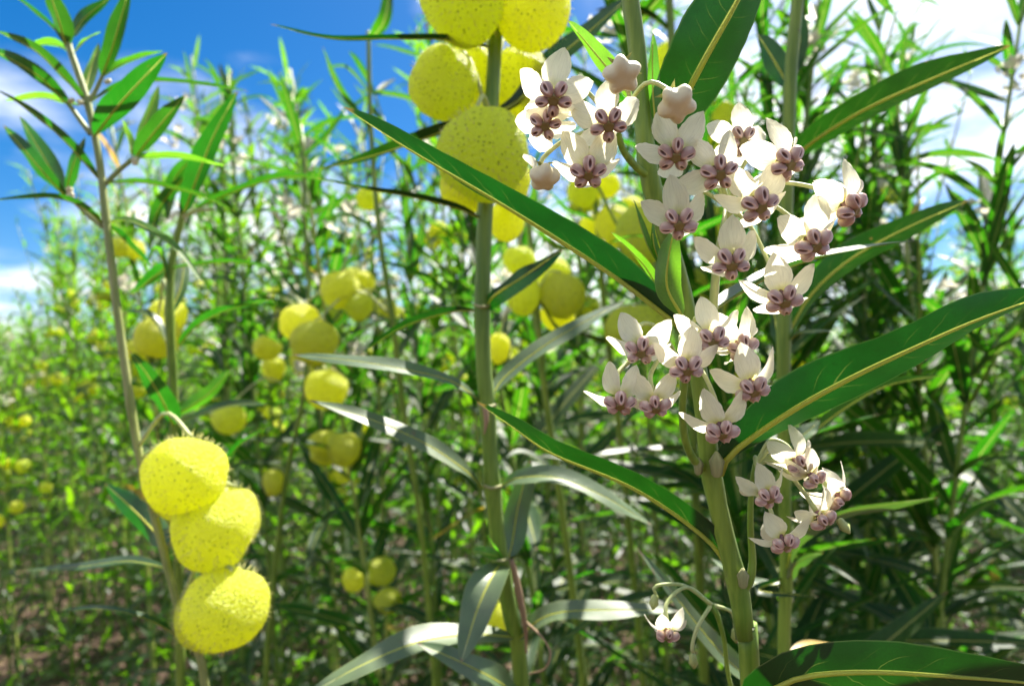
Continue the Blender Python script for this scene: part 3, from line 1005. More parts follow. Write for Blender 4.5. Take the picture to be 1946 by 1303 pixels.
# ---- leaning plant on the left
lp = plant_root('slender leaning plant at left with large bright yellow balloon fruits low on its stem', (392, 1340, .46), (0.02, 0.02))
main_stem(lp, [(120, 40, .47), (132, 92, .47), (165, 190, .468), (188, 300, .466), (200, 400, .464), (214, 520, .462), (238, 700, .46), (262, 850, .46),
               (290, 965, .46), (322, 1090, .46), (355, 1210, .46), (392, 1340, .46)],
          [6, 6.5, 7.5, 7.5, 7.5, 8, 8, 8, 8, 9, 10, 11], M_STEMP, nodes=[(165, 190, .468), (200, 400, .464), (250, 770, .46)])
leaf(lp, [(345, 1180, .455), (400, 1100, .47), (500, 1000, .50)], 20, r=60, fold=16)
for px, py, d, rx, ry, k, frm in ((351, 900, .43, 76, 76, 0, (262, 850, .46)), (350, 928, .47, 62, 62, 1, (268, 870, .46)), (405, 1006, .44, 75, 77, 2, (296, 985, .46)),
                                  (432, 985, .48, 58, 66, 0, (296, 985, .46)), (428, 1153, .43, 79, 79, 1, (340, 1150, .46)), (400, 1170, .46, 66, 64, 2, (345, 1160, .46))):
    fruit(lp, px, py, d, rx, ry, FRUIT_Y[k], frm, tilt=(rnd.uniform(-10, 14), rnd.uniform(-12, 12)))
LL = [
    ([(127, 90, .47), (112, 40, .46), (85, -40, .45)], 50, 150, M_LEAF), ([(118, 70, .47), (70, 25, .47), (15, -15, .47)], 26, 120, M_LEAF),
    ([(136, 70, .47), (160, 35, .48), (212, -6, .49)], 30, 150, M_LEAF), ([(193, 145, .47), (215, 85, .46), (248, -30, .45)], 42, 155, M_LEAF),
    ([(196, 145, .47), (240, 118, .48), (312, 97, .49)], 26, 125, M_YOUNG), ([(180, 258, .465), (230, 195, .44), (318, 100, .42)], 64, 160, M_LEAF),
    ([(142, 98, .47), (165, 75, .46), (194, 60, .45)], 16, 110, M_YOUNG), ([(130, 96, .47), (95, 82, .48), (52, 92, .49)], 32, 130, M_YOUNG),
    ([(162, 192, .468), (110, 135, .45), (55, 88, .44), (-10, 58, .44)], 36, 120, M_LEAF), ([(135, 205, .468), (80, 150, .45), (30, 118, .44), (-20, 92, .44)], 42, 140, M_LEAF),
    ([(150, 200, .468), (80, 186, .49), (6, 192, .50)], 28, 130, M_YOUNG), ([(188, 340, .466), (130, 275, .45), (60, 212, .44), (-12, 168, .43)], 36, 118, M_LEAF),
    ([(130, 378, .47), (85, 330, .46), (6, 238, .46)], 42, 140, M_LEAF), ([(122, 368, .47), (90, 310, .48), (36, 220, .49)], 44, 145, M_LEAF),
    ([(126, 365, .47), (140, 310, .46), (162, 260, .46)], 30, 150, M_LEAF), ([(196, 425, .464), (150, 390, .45), (85, 374, .44), (-20, 382, .43)], 28, 115, M_LEAF),
    ([(160, 182, .468), (170, 140, .48), (188, 82, .49)], 30, 150, M_YOUNG), ([(176, 190, .468), (235, 160, .46), (340, 155, .46), (474, 174, .47)], 26, 112, M_LEAF),
    ([(256, 300, .47), (290, 255, .46), (352, 180, .45)], 46, 150, M_LEAF), ([(256, 298, .47), (275, 240, .48), (302, 162, .49)], 32, 150, M_YOUNG),
    ([(258, 300, .47), (330, 297, .45), (434, 316, .44)], 26, 125, M_YOUNG), ([(252, 298, .47), (244, 260, .48), (232, 225, .48)], 22, 130, M_YOUNG),
    ([(206, 346, .465), (280, 348, .46), (370, 368, .46), (448, 402, .47)], 26, 112, M_LEAF), ([(206, 420, .464), (255, 422, .45), (330, 470, .44), (386, 538, .44)], 34, 60, M_YOUNG),
    ([(206, 425, .464), (245, 462, .47), (290, 510, .48)], 26, 115, M_LEAF),
    ([(318, 1040, .46), (285, 1000, .48), (245, 960, .49), (198, 918, .50)], 58, 160, M_LEAF), ([(325, 1080, .46), (240, 1066, .48), (140, 1078, .50), (40, 1084, .51)], 34, 55, M_LEAF),
    ([(348, 1215, .46), (290, 1180, .45), (210, 1158, .45), (112, 1158, .46)], 26, 70, M_LEAF),
]
for pix, w, rr_, mt in LL:
    leaf(lp, pix, w, r=rr_ + rnd.uniform(-6, 6), fold=rnd.uniform(12, 22), mat=M_LEFT if mt is M_LEAF else mt, segs=16)
stem(lp, [(200, 350, .466), (226, 324, .468), (256, 300, .47)], [5, 4.5, 4], M_STEMP, 'branch')
stem(lp, [(172, 255, .467), (152, 228, .468), (132, 200, .468)], [5, 5, 4], M_STEMP, 'branch')
stem(lp, [(196, 430, .464), (165, 405, .467), (126, 368, .47)], [6, 5, 4], M_STEMP, 'branch')
stem(lp, [(168, 196, .468), (182, 172, .47), (195, 144, .47)], [5, 4, 3.5], M_STEMP, 'branch')
for k in range(9):
    px, py = rnd.choice(((198, 150), (150, 190), (262, 305), (130, 365)))
    part('bud', BUD, lp, at(px + rnd.uniform(-14, 14), py + rnd.uniform(-12, 12), .465) - lp.location, axis_rot(rnd.uniform(-60, 60), rnd.uniform(-60, 20), 0)[1], 0.45)

# ---- second, paler stem behind it
dp = plant_root('pale upright stem standing just behind the leaning plant at left', (345, 1330, .60), (0.02, 0.03))
main_stem(dp, [(368, 300, .58), (345, 415, .58), (326, 500, .58), (322, 600, .58), (328, 700, .585), (332, 820, .59), (338, 1000, .595), (345, 1330, .60)],
          [5, 8, 9, 9, 9, 9.5, 10, 11], M_STEM, nodes=[(322, 600, .58)])
for pix, w, rr_, mt in (([(345, 415, .58), (385, 310, .56), (410, 250, .55), (452, 172, .54)], 56, 155, M_LEAF),
                        ([(372, 396, .58), (450, 362, .57), (550, 335, .56), (640, 346, .56)], 40, 120, M_LEAF),
                        ([(340, 655, .585), (370, 622, .57), (430, 590, .56), (515, 568, .55)], 40, 120, M_LEAF),
                        ([(318, 655, .585), (290, 600, .59), (240, 590, .60)], 26, 60, M_LEAF),
                        ([(322, 560, .58), (300, 470, .57), (270, 520, .56)], 22, 120, M_YOUNG),
                        ([(328, 500, .58), (300, 520, .6), (250, 560, .62)], 40, 140, M_LEAF),
                        ([(325, 510, .58), (390, 500, .57), (470, 500, .57), (560, 520, .58)], 26, 115, M_LEAF),
                        ([(320, 600, .58), (345, 540, .6), (350, 470, .62)], 36, 150, M_LEAF),
                        ([(333, 806, .59), (362, 795, .585), (400, 780, .58), (450, 768, .58), (510, 768, .57)], 30, 62, M_LEAF),
                        ([(332, 790, .59), (365, 770, .60), (400, 745, .61), (440, 700, .62)], 38, 150, M_YOUNG),
                        ([(332, 812, .59), (308, 760, .55), (275, 705, .53), (243, 664, .52)], 58, 150, M_LEAF),
                        ([(335, 890, .592), (420, 880, .56), (455, 845, .54), (505, 812, .53)], 34, 120, M_LEAF),
                        ([(355, 330, .58), (300, 400, .6), (285, 470, .6)], 34, 140, M_LEAF),
                        ([(365, 300, .58), (330, 345, .6), (318, 420, .6)], 34, 150, M_LEAF)):
    leaf(dp, pix, w, r=rr_ + rnd.uniform(-6, 6), fold=rnd.uniform(10, 20), mat=M_LEFT if mt is M_LEAF else mt, segs=14)
fruit(dp, 300, 640, .66, 42, 40, FRUIT_Y[0], (322, 600, .58))
fruit(dp, 318, 600, .68, 34, 36, FRUIT_Y[1], (322, 560, .58))
stem(dp, [(345, 415, .58), (372, 400, .575), (405, 398, .57)], [4, 3.5, 3], M_PED, 'branch')

# ---- plant behind the flowers on the right
bp = plant_root('plant with a straight green stem and long leaves right behind the white flowers', (1492, 1330, .41), (0.02, 0.02))
main_stem(bp, [(1530, -160, .40), (1516, 0, .40), (1503, 130, .40), (1497, 300, .40), (1492, 500, .40), (1489, 700, .40), (1490, 900, .405), (1494, 1100, .41), (1492, 1330, .41)],
          [11, 12, 13, 12, 12, 12.5, 12.5, 13, 14], M_STEM, nodes=[(1503, 140, .40), (1497, 300, .4), (1489, 640, .4), (1494, 1100, .41)])
for pix, w, rr_, fo in (
        ([(1500, 310, .40), (1545, 268, .385), (1640, 210, .37), (1760, 155, .365), (1922, 86, .365)], 92, 140, 14),
        ([(1497, 160, .40), (1480, 130, .41), (1440, 66, .43)], 62, 150, 10),
        ([(1503, 150, .40), (1520, 80, .41), (1512, 0, .42)], 40, 150, 12),
        ([(1488, 650, .40), (1540, 560, .40), (1620, 490, .40), (1720, 435, .40), (1842, 380, .41)], 78, 140, 12),
        ([(1482, 660, .40), (1470, 590, .42), (1450, 540, .44)], 46, 140, 12),
        ([(1494, 655, .40), (1515, 635, .395), (1550, 630, .39), (1590, 632, .39)], 26, 70, 14),
        ([(1490, 845, .403), (1520, 830, .40), (1540, 815, .40), (1558, 798, .40)], 46, 40, 10),
        ([(1493, 1092, .41), (1520, 1018, .39), (1600, 976, .385), (1690, 958, .385), (1786, 944, .385)], 52, 68, 14),
        ([(1500, 1105, .41), (1510, 1075, .40), (1535, 1058, .395), (1566, 1050, .395)], 36, 50, 12),
        ([(1492, 1098, .41), (1440, 1120, .40), (1500, 1128, .39), (1556, 1134, .38)], 26, 115, 14),
        ([(1495, 1110, .41), (1420, 1105, .41), (1350, 1060, .42)], 34, 60, 14),
        ([(1488, 880, .405), (1570, 800, .42), (1680, 735, .43), (1795, 712, .44)], 44, 118, 14),
        ([(1492, 1325, .41), (1440, 1300, .385), (1370, 1240, .36), (1270, 1115, .335), (1208, 1038, .335)], 58, 46, 12),
        ([(1500, 1240, .41), (1540, 1225, .42), (1620, 1230, .43)], 30, 60, 12)):
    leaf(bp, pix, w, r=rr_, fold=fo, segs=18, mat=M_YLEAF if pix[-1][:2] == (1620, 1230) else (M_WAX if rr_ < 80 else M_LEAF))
upper_leaves(bp, [(1530, -158, .40), (1534, -205, .40), (1538, -255, .402)], 2, .07, 8, 1.0)
# fruiting plant hidden behind the flower stem
hp = plant_root('fruiting plant mostly hidden behind white flowers, pale green balloons showing between them', (1340, 1330, 0.832), (0.02, 0.05))
main_stem(hp, [(1262, -200, 0.780), (1275, 60, 0.780), (1290, 260, 0.780), (1300, 500, 0.780), (1312, 700, 0.793), (1325, 1000, 0.806), (1340, 1330, 0.832)], [7, 8, 9, 9, 9, 10, 11], M_STEM)
for px, py, d, rx, ry, me, frm in ((1222, 445, 0.741, 50, 60, FRUIT_G[0], (1297, 400, 0.780)), (1212, 624, 0.728, 62, 48, FRUIT_G[2], (1303, 540, 0.780)),
                                   (1362, 440, 0.780, 46, 54, FRUIT_G[1], (1297, 380, 0.780)), (1348, 560, 0.780, 56, 62, FRUIT_G[0], (1303, 500, 0.780)),
                                   (1385, 726, 0.780, 50, 54, FRUIT_Y[1], (1310, 670, 0.793)), (1275, 130, 0.806, 42, 52, FRUIT_G[2], (1280, 60, 0.780)),
                                   (1370, 240, 0.832, 46, 44, FRUIT_G[1], (1288, 200, 0.780))):
    fruit(hp, px, py, d, rx, ry, me, frm)
for pix, w, rr_ in (([(1290, 260, 0.78), (1360, 240, .75), (1440, 290, 0.728)], 36, 120), ([(1275, 60, 0.78), (1210, 20, 0.78), (1130, 20, 0.78)], 36, 120),
                    ([(1312, 700, 0.793), (1240, 680, 0.806), (1120, 640, 0.806), (1050, 618, 0.806)], 36, 115), ([(1318, 850, 0.793), (1230, 855, 0.78), (1130, 868, .75), (1080, 890, 0.741)], 36, 70),
                    ([(1322, 960, 0.806), (1400, 980, 0.806), (1480, 1010, 0.78)], 36, 70), ([(1290, 300, 0.78), (1360, 330, 0.806), (1440, 330, 0.832)], 30, 120)):
    leaf(hp, pix, w, r=rr_, fold=16, segs=14)

# ---- fruiting plants in the middle distance, left of the centre stem
def mid_fruiting(label, stem_pix, rpx, fruits, leaves):
    rt = plant_root(label, stem_pix[-1], (0.02, 0.04), 'fruiting plants behind the centre stem')
    main_stem(rt, stem_pix, rpx, M_STEM)
    for (px, py, d, rx, ry) in fruits:
        k = rnd.random()
        sp = min(stem_pix, key=lambda s: abs(s[1] - (py - rx)))
        fruit(rt, px, py, d, rx, ry, rnd.choice(FRUIT_Y + FRUIT_G[:1]), sp, bristles=True)
    for pix, w, rr_ in leaves:
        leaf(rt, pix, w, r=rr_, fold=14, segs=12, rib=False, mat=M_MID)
    return rt


mid_fruiting('fruiting plant with two groups of yellow balloons left of the thick centre stem',
             [(700, 60, .92), (705, 250, .92), (722, 450, .92), (745, 600, .92), (770, 800, .93), (800, 1000, .94), (830, 1330, .96)], [4, 5, 5.5, 6, 6, 7, 7],
             [(572, 614, .90, 40, 38), (598, 650, .86, 46, 42), (646, 550, .90, 36, 38), (686, 536, .93, 26, 24), (682, 582, .90, 26, 28), (700, 378, .95, 24, 22)],
             [([(722, 440, .92), (660, 410, .9), (600, 420, .88)], 22, 110), ([(705, 250, .92), (650, 180, .9), (612, 88, .88)], 28, 125),
              ([(705, 260, .92), (770, 320, .94), (800, 390, .95)], 26, 120), ([(700, 80, .92), (730, 40, .9), (745, -40, .9)], 36, 150),
              ([(703, 180, .92), (660, 130, .93), (620, 130, .95)], 20, 115), ([(745, 600, .92), (690, 625, .9), (620, 640, .88)], 22, 70)])
mid_fruiting('fruiting plant with one large dull yellow balloon hanging under a white glossy leaf',
             [(575, 260, 1.05), (580, 430, 1.05), (588, 600, 1.04), (575, 760, 1.04), (545, 900, 1.05), (520, 1100, 1.06), (505, 1330, 1.08)], [3.5, 4, 4.5, 5, 5, 6, 6],
             [(620, 738, .95, 40, 40), (508, 660, 1.15, 26, 24), (520, 700, 1.2, 22, 24), (436, 795, 1.0, 32, 30), (520, 915, 1.05, 20, 26)],
             [([(580, 430, 1.05), (520, 400, 1.03), (450, 410, 1.0)], 22, 115), ([(588, 600, 1.04), (540, 560, 1.05), (480, 560, 1.05)], 22, 115),
              ([(575, 300, 1.05), (620, 260, 1.05), (660, 200, 1.05)], 22, 130), ([(545, 880, 1.05), (480, 880, 1.03), (410, 895, 1.0)], 22, 70)])
mid_fruiting('fruiting plant with several yellow balloons close right of the thick centre stem',
             [(990, 300, .80), (1005, 430, .80), (1018, 560, .80), (1035, 740, .81), (1058, 900, .82), (1085, 1100, .83), (1110, 1330, .85)], [4.5, 6, 6.5, 7, 7.5, 8, 9],
             [(986, 494, .78, 30, 30), (995, 560, .80, 34, 40), (1068, 560, .80, 42, 46), (1050, 520, .84, 34, 34), (1060, 600, .86, 32, 30), (948, 660, .85, 22, 30)],
             [([(1018, 560, .80), (1060, 630, .78), (1120, 680, .76), (1165, 716, .75)], 26, 110), ([(1005, 430, .8), (1060, 470, .82), (1120, 470, .84)], 26, 118),
              ([(1058, 900, .82), (1000, 860, .82), (960, 870, .8)], 30, 70), ([(1058, 900, .82), (1120, 935, .8), (1200, 990, .78)], 30, 60),
              ([(1085, 1100, .83), (1150, 1085, .82), (1270, 1110, .8)], 26, 95)])
mid_fruiting('fruiting plant with yellow balloons between the large diagonal leaf and the flowers',
             [(1100, 140, .86), (1120, 280, .86), (1135, 420, .86), (1150, 600, .87), (1175, 800, .88), (1200, 1050, .9), (1225, 1330, .92)], [4, 5, 6, 6, 7, 7, 8],
             [(1108, 362, .84, 30, 32), (1150, 352, .86, 28, 26), (1170, 428, .84, 38, 40), (1125, 432, .88, 24, 26), (1200, 400, .9, 26, 28)],
             [([(1135, 420, .86), (1080, 400, .85), (1040, 360, .84)], 24, 118), ([(1120, 280, .86), (1180, 270, .85), (1240, 300, .84)], 24, 118)])
# ------------------------------------------------------------------ the field behind
# library of leaves along +x, upper side +z
def lib_leaf(Lf, W, droop, fold, segs, cols, mat, ph):
    pts, nr = [], []
    for i in range(segs + 1):
        t = i / segs
        a = droop * t
        pts.append(Vector((Lf * (t - droop * droop * t ** 3 / 8), 0, -Lf * droop * t * t * 0.5)))
        nr.append(Vector((math.sin(a), 0, math.cos(a))))
    return blade_data(pts, nr, W, R(fold), 0.05, cols, ph)


LIB = []
for k in range(8):
    LIB.append((1.0, rnd.uniform(0.11, 0.16), rnd.uniform(0.1, 1.15), rnd.uniform(8, 20), rnd.uniform(0, 6)))
C5 = (-1, -0.5, 0, 0.5, 1)
C3 = (-1, 0, 1)
LEAF_MESH = []
for (Lf, W, dr, fo, ph) in LIB:
    V, F, U = lib_leaf(Lf, W, dr, fo, 12, C5, M_LEAF, ph)
    LEAF_MESH.append(mesh('leaf', V, F, M_MID, U))
LEAF_YEL = LEAF_MESH[3].copy(); LEAF_YEL.materials.clear(); LEAF_YEL.materials.append(M_YLEAF)
LOW_LEAF = [lib_leaf(Lf, W, dr, fo, 5, C3, M_FARLEAF, ph) for (Lf, W, dr, fo, ph) in LIB]
FAR_LEAF = [lib_leaf(Lf, W * 1.15, dr, fo, 3, (-1, 1), M_FARLEAF, ph) for (Lf, W, dr, fo, ph) in LIB[:4]]


def cluster_data(seed):
    """a small nodding head of cream flowers, seen from afar"""
    rr = random.Random(seed)
    V, F = [], []
    for f in range(9):
        c = Vector((rr.gauss(0, .014), rr.gauss(0, .014), rr.gauss(-.008, .010)))
        ax = (c + Vector((0, 0, -0.02)) + Vector((rr.gauss(0, .01), rr.gauss(0, .01), 0))).normalized()
        a = ax.orthogonal().normalized()
        b = ax.cross(a)
        p0 = rr.uniform(0, 6)
        for k in range(5):
            t = p0 + k * 1.2566
            d = a * math.cos(t) + b * math.sin(t)
            e = a * math.cos(t + 1.57) + b * math.sin(t + 1.57)
            n = len(V)
            V += [c, c + d * .006 + e * .004, c + d * .0105 - ax * .004, c + d * .006 - e * .004]
            F.append((n, n + 1, n + 2, n + 3))
    return V, F


CLUSTERS = [mesh('flower_head', *cluster_data(s), M_FARPETAL) for s in range(4)]


def recipe(seed, h, fr, fl):
    """stem points, leaves (matrix, library index), fruits, flower heads for a plant of height h"""
    rr = random.Random(seed)
    lean = Vector((rr.gauss(-0.05, 0.05), rr.gauss(0, 0.05), 0))
    pts = []
    kx, ky = rr.uniform(-.02, .02), rr.uniform(-.02, .02)
    for i in range(9):
        t = i / 8
        pts.append(Vector((lean.x * h * t * t * 0.9 + kx * math.sin(5 * t), lean.y * h * t * t + ky * math.sin(4 * t + 1), h * t)))
    P = catmull(pts, 40)

    def on(t):
        x = min(39.999, t * 40)
        i = int(x)
        return P[i].lerp(P[i + 1], x - i)
    leaves, fruits, heads, branches = [], [], [], []

    def put(p, az, el, ln):
        m = Matrix.Translation(p) @ Matrix.Rotation(az, 4, 'Z') @ Matrix.Rotation(-el, 4, 'Y') @ Matrix.Rotation(rr.gauss(0, 0.35), 4, 'X') @ Matrix.Scale(ln, 4)
        leaves.append((m, rr.randrange(8)))
    az = rr.uniform(0, 6)
    z = h * rr.uniform(0.04, 0.12)
    while z < h * 0.99:
        t = z / h
        ln = 0.160 * (1.0 - 0.42 * max(0, (t - 0.6) / 0.4)) * rr.uniform(0.8, 1.2)
        el = R(rr.gauss(15 + 35 * t, 14))
        for s in (0, math.pi):
            if rr.random() < (0.85 if t < 0.3 else 0.97):
                put(on(t), az + s + rr.gauss(0, .2), el + rr.gauss(0, .15), ln * rr.uniform(.85, 1.1))
            if rr.random() < (0.55 if t > 0.6 else 0.40):
                put(on(t) + Vector((0, 0, .004)), az + s + rr.gauss(0, .5), el + R(rr.uniform(-5, 35)), ln * rr.uniform(.5, .8))
        az += math.pi / 2 + rr.gauss(0, .2)
        z += (rr.uniform(0.042, 0.066) if t < 0.52 else rr.uniform(0.045, 0.072) * (1.2 - 0.55 * t))
    for b in range(rr.choice((0, 1, 1, 2))):
        t0 = rr.uniform(0.5, 0.82)
        a = rr.uniform(0, 6.28)
        ln = h * (1 - t0) * rr.uniform(0.6, 0.95)
        d = Vector((math.cos(a) * .42, math.sin(a) * .42, 1)).normalized()
        p0 = on(t0)
        bp_ = [p0, p0 + d * ln * .5 + Vector((0, 0, -0.01)), p0 + d * ln + Vector((0, 0, ln * .12))]
        branches.append(bp_)
        BP = catmull(bp_, 12)
        for i in range(2, 13, 2):
            for s in (0, math.pi):
                if rr.random() < 0.9:
                    put(BP[i], i * 1.57 + s + rr.gauss(0, .2), R(rr.gauss(40, 12)), rr.uniform(.07, .12) * (1.25 - i / 20))
        if fl and rr.random() < .7:
            heads.append((BP[-2] + Vector((rr.gauss(0, .02), rr.gauss(0, .02), -.01)), rr.randrange(4), rr.uniform(.8, 1.2)))
    if fr:
        for c in range(rr.choice((1, 2, 2, 3))):
            t = rr.uniform(0.5, 0.86)
            for k in range(rr.choice((1, 2, 3))):
                a = rr.uniform(0, 6.28)
                r = rr.uniform(.017, .029)
                fruits.append((on(t) + Vector((math.cos(a) * (r + .012), math.sin(a) * (r + .012), -r * .6 + rr.gauss(0, .02))), r, rr.randrange(3)))
    if fl:
        for c in range(rr.choice((1, 2, 3, 4))):
            t = rr.uniform(0.72, 0.97)
            a = rr.uniform(0, 6.28)
            heads.append((on(t) + Vector((math.cos(a) * .04, math.sin(a) * .04, -.01)), rr.randrange(4), rr.uniform(.8, 1.25)))
    return P, leaves, fruits, heads, branches


def join_leaves(leaves, lib):
    V, F, U = [], [], []
    for m, k in leaves:
        v, f, u = lib[k % len(lib)]
        o = len(V)
        V.extend([m @ p for p in v])
        F.extend([tuple(i + o for i in q) for q in f])
        U.extend(u)
    return V, F, U


def stem_mesh(P, h, branches, sides, r0):
    V, F, U = [], [], []

    def add(pts, rad):
        o = len(V)
        v, f, u = tube_data(pts, rad, sides)
        V.extend(v); U.extend(u)
        F.extend([tuple(i + o for i in q) for q in f])
    Q = P[::2] if len(P) > 30 else P
    add(Q, [r0 * (1 - 0.65 * i / len(Q)) for i in range(len(Q))])
    for b in branches:
        B = catmull(b, 5)
        add(B, [r0 * .45 * (1 - 0.5 * i / 5) for i in range(6)])
    return mesh('stem', V, F, rnd.choice((M_STEMF, M_STEMF, M_STEM)), U)


KIND = {(1, 0): ('with yellow balloon fruits', 'field plants in fruit'), (0, 1): ('with cream flower heads', 'field plants in flower'),
        (1, 1): ('in flower and fruit', 'field plants in flower and fruit'), (0, 0): ('bearing leaves only', 'leafy field plants')}
ORD = ['first', 'second', 'third', 'fourth', 'fifth', 'sixth', 'seventh', 'eighth', 'ninth', 'tenth', 'eleventh', 'twelfth', 'thirteenth', 'fourteenth',
       'fifteenth', 'sixteenth', 'seventeenth', 'eighteenth', 'nineteenth', 'twentieth'] + ['twenty-' + w for w in
       ('first', 'second', 'third', 'fourth', 'fifth', 'sixth', 'seventh', 'eighth', 'ninth')] + ['thirtieth'] + ['thirty-' + w for w in
       ('first', 'second', 'third', 'fourth', 'fifth', 'sixth', 'seventh', 'eighth', 'ninth')] + ['fortieth'] + ['forty-' + w for w in
       ('first', 'second', 'third', 'fourth', 'fifth', 'sixth', 'seventh', 'eighth', 'ninth')]

PROTO = []
for k in range(14):
    fr, fl = ((1, 1), (1, 0), (0, 1), (0, 0), (1, 1), (1, 0), (1, 0))[k % 7]
    h = rnd.uniform(1.6, 1.95)
    P, lv, frs, hd, br = recipe(100 + k, h, fr, fl)
    st = stem_mesh(P, h, br, 7, 0.0066)
    V, F, U = join_leaves(lv, LOW_LEAF)
    PROTO.append(dict(h=h, stem=st, fol=mesh('foliage', V, F, M_FARLEAF, U), fruits=frs, heads=hd, key=(fr, fl), leaves=lv))

SKY = [(-300, 600), (0, 575), (110, 545), (150, 350), (230, 320), (350, 270), (430, 200), (470, 90), (560, 100), (620, 190), (690, 60), (760, -150), (1660, -250),
       (1730, -40), (1790, 110), (1850, 280), (1900, 300), (1960, 280), (2300, 200)]


def skyline(px):
    for (a, ya), (b, yb) in zip(SKY, SKY[1:]):
        if a <= px <= b:
            return ya + (yb - ya) * (px - a) / (b - a)
    return 400


def project(p):
    v = p - CAM
    d = v.dot(FWD)
    return PW / 2 + FPX * v.dot(RGT) / d, PH / 2 - FPX * v.dot(UPV) / d, d


spots = []
for px, y in ((1562, .70), (1640, .80), (1722, .88), (1795, 1.02), (1598, .96), (1686, 1.1), (1762, 1.22), (1845, 1.3), (1545, 1.15), (1650, 1.32),
              (760, 1.15), (792, 1.42), (300, 2.0), (385, 1.72), (452, 1.9), (505, 1.6), (548, 2.1), (600, 1.75), (645, 1.5), (420, 2.3), (352, 2.5), (155, 2.4),
              (255, 2.3), (480, 2.2), (570, 1.45), (690, 1.8), (1900, 1.55), (1470, 1.05), (1410, 1.25)):
    spots.append(((px - PW / 2) / FPX * y, y))
tries = 0
rp = random.Random(5)
while len(spots) < 300 and tries < 20000:
    tries += 1
    u = rp.random()
    y = (0.8 + (5.4 - 0.8) * u ** 0.66)
    x = rp.uniform(-0.86, 0.86) * y
    px = PW / 2 + FPX * x / y
    if y < 1.02 and not 1560 < px < 2000:
        continue
    if y < 1.45 and px < 520:
        continue
    if y < 2.15 and px < 340:
        continue
    mind = 0.11 + 0.012 * y
    if any((x - a) ** 2 + (y - b) ** 2 < mind * mind for a, b in spots):
        continue
    spots.append((x, y))
spots.sort(key=lambda s: s[1])
NEAR = 1.75
near_px = sorted(PW / 2 + FPX * x / y for x, y in spots if y < NEAR)
for i, (x, y) in enumerate(spots):
    pr = rp.choice(PROTO)
    px = PW / 2 + FPX * x / y
    gz = ground_z(x, y) - 0.01
    sky_y = skyline(px)
    top_y = sky_y + abs(rp.gauss(0, 110 if px > 650 else 45)) if sky_y > 0 else sky_y + rp.uniform(0, 420)
    if y > 2.4 and px > 480:
        top_y = max(top_y, rp.uniform(330, 660))
    hh = CAM.z + math.tan(PITCH) * y + (PH / 2 - top_y) / FPX * y
    hh = max(0.9, min(2.25, hh))
    sclz = hh / pr['h']
    if px < 260 and pr['key'][1] and rp.random() < .5:
        pr = rp.choice([q for q in PROTO if not q['key'][1]])
        sclz = hh / pr['h']
    if y < NEAR and px > 1450 and pr['key'][0]:
        pr = rp.choice([q for q in PROTO if not q['key'][0]])
        sclz = hh / pr['h']
    rz = rp.uniform(0, 6.28)
    ws, gp = KIND[pr['key']]
    if y < NEAR:
        lb = 'nearer field plant %s, %s from left of the nearer ones' % (ws, ORD[near_px.index(px)])
    else:
        lb = 'green plant %s in the blurred far rows of the field' % ws
    rt = root('balloon_plant', (x, y, gz), lb, 'plant', gp)
    rt.rotation_euler = (0, rp.gauss(-0.05, 0.03), 0)
    hold = Matrix.Rotation(rz, 4, 'Z')
    q = Quaternion((0, 0, 1), rz)
    s = min(sclz, 1.12)
    s = 0.5 * s + 0.5 * sclz
    ss = (min(1.1, 0.35 + 0.65 * s),) * 2 + (sclz,)
    so = part('stem', pr['stem'], rt, (0, 0, 0), q, ss)
    if y < NEAR:
        for m, k in pr['leaves']:
            loc, rq, sv = m.decompose()
            loc = hold @ Vector((loc.x * ss[0], loc.y * ss[1], loc.z * ss[2]))
            me = LEAF_YEL if rp.random() < 0.006 else LEAF_MESH[k]
            part('leaf', me, rt, loc, q @ rq, sv.x * (rp.uniform(1.1, 1.4) if y < 1.35 else rp.uniform(0.95, 1.15)))
    else:
        part('foliage', pr['fol'], rt, (0, 0, 0), q, ss)['kind'] = 'stuff'
    for p, r, k in pr['fruits']:
        part('fruit', FRUIT_LOW[k] if y > 1.6 else (FRUIT_Y + FRUIT_G)[k], rt, hold @ Vector((p.x * ss[0], p.y * ss[1], p.z * ss[2])), q, r)
    for p, k, r in pr['heads']:
        part('flower_head', CLUSTERS[k], rt, hold @ Vector((p.x * ss[0], p.y * ss[1], p.z * ss[2])), q, r)

# the rest of the field beyond, one mass
V, F, U, I = [], [], [], []
rf = random.Random(77)
fz = [recipe(300 + k, 1.6, 0, 0) for k in range(6)]
for k in range(900):
    y = 5.2 + 20 * rf.random() ** 1.6
    x = rf.uniform(-0.9, 0.9) * y
    px = PW / 2 + FPX * x / y
    ty = max(skyline(px), 610) + abs(rf.gauss(0, 30))
    hh = max(1.0, min(2.3, CAM.z + math.tan(PITCH) * y + (PH / 2 - ty) / FPX * y))
    P, lv, _, _, _ = fz[k % 6]
    M = Matrix.Translation((x, y, ground_z(x, y))) @ Matrix.Rotation(rf.uniform(0, 6.28), 4, 'Z') @ Matrix.Diagonal((1.3, 1.3, hh / 1.6, 1))
    for m, j in lv:
        if rf.random() < 0.45:
            mm = M @ m
            v, f, u = FAR_LEAF[j % 4]
            o = len(V)
            V.extend([mm @ (p * 1.45) for p in v]); U.extend(u)
            F.extend([tuple(i + o for i in qq) for qq in f])
            I.extend([0] * len(f))
    v, f, u = tube_data([M @ p for p in P[::10]], [.006] * 5, 4)
    o = len(V)
    V.extend(v); U.extend(u)
    F.extend([tuple(i + o for i in qq) for qq in f]); I.extend([1] * len(f))
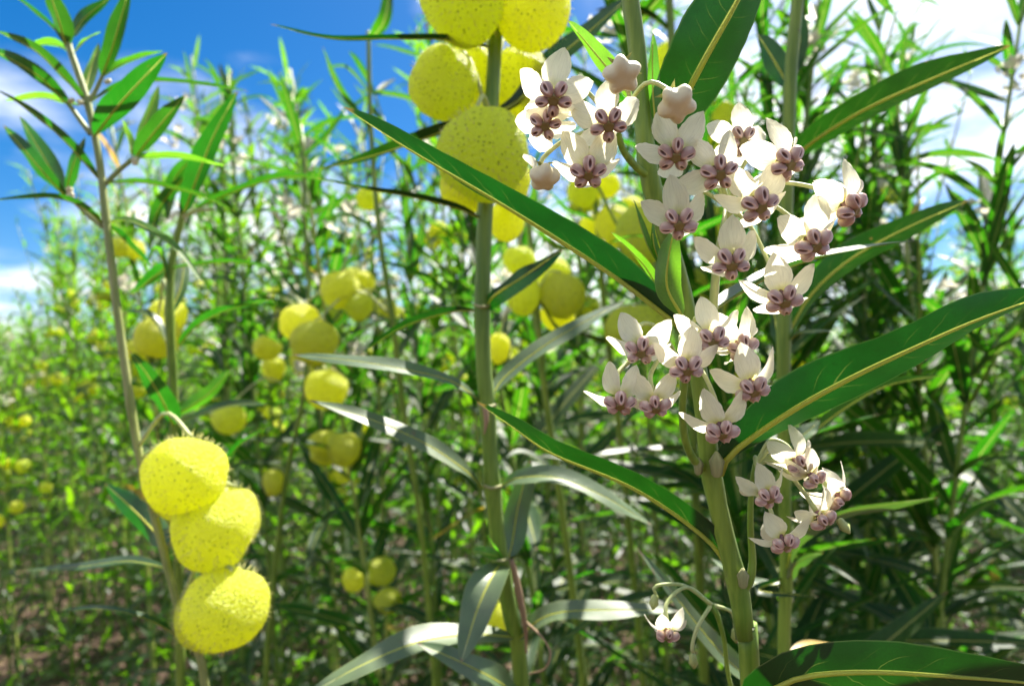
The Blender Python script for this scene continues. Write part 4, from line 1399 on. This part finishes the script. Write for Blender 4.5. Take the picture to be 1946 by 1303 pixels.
far = bpy.data.objects.new('distant_field', mesh('distant_field', V, F, uvs=U, mats=[M_FARLEAF, M_STEM], midx=I))
link(far)
far['kind'] = 'stuff'
far['label'] = 'dense mass of green plants filling the far end of the field'
far['category'] = 'vegetation'

# low weeds and fallen leaves on the soil
V, F, U = [], [], []
for k in range(2600):
    y = 1.0 + 7 * rf.random() ** 1.3
    x = rf.uniform(-0.95, 0.95) * y
    c = Vector((x, y, ground_z(x, y)))
    for j in range(rf.choice((3, 5, 7))):
        v, f, u = FAR_LEAF[j % 4]
        m = Matrix.Translation(c + Vector((rf.gauss(0, .02), rf.gauss(0, .02), rf.uniform(0, .25)))) @ Matrix.Rotation(rf.uniform(0, 6.28), 4, 'Z') @ \
            Matrix.Rotation(-R(rf.uniform(10, 70)), 4, 'Y') @ Matrix.Scale(rf.uniform(.06, .14), 4)
        o = len(V)
        V.extend([m @ p for p in v]); U.extend(u)
        F.extend([tuple(i + o for i in qq) for qq in f])
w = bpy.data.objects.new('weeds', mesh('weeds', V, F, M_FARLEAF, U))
link(w)
w['kind'] = 'stuff'; w['label'] = 'low green weeds growing on the soil between the stems'; w['category'] = 'weeds'
V, F, U = [], [], []
for k in range(5000):
    y = 0.9 + 6 * rf.random() ** 1.3
    x = rf.uniform(-0.95, 0.95) * y
    v, f, u = FAR_LEAF[k % 4]
    m = Matrix.Translation((x, y, ground_z(x, y) + .012)) @ Matrix.Rotation(rf.uniform(0, 6.28), 4, 'Z') @ \
        Matrix.Rotation(R(rf.gauss(0, 22)), 4, 'Y') @ Matrix.Rotation(R(rf.gauss(0, 30)), 4, 'X') @ Matrix.Scale(rf.uniform(.04, .11), 4)
    o = len(V)
    V.extend([m @ p for p in v]); U.extend(u)
    F.extend([tuple(i + o for i in qq) for qq in f])
w = bpy.data.objects.new('leaf_litter', mesh('leaf_litter', V, F, M_LITTER, U))
link(w)
w['kind'] = 'stuff'; w['label'] = 'dry brown fallen leaves lying on the soil'; w['category'] = 'leaf litter'
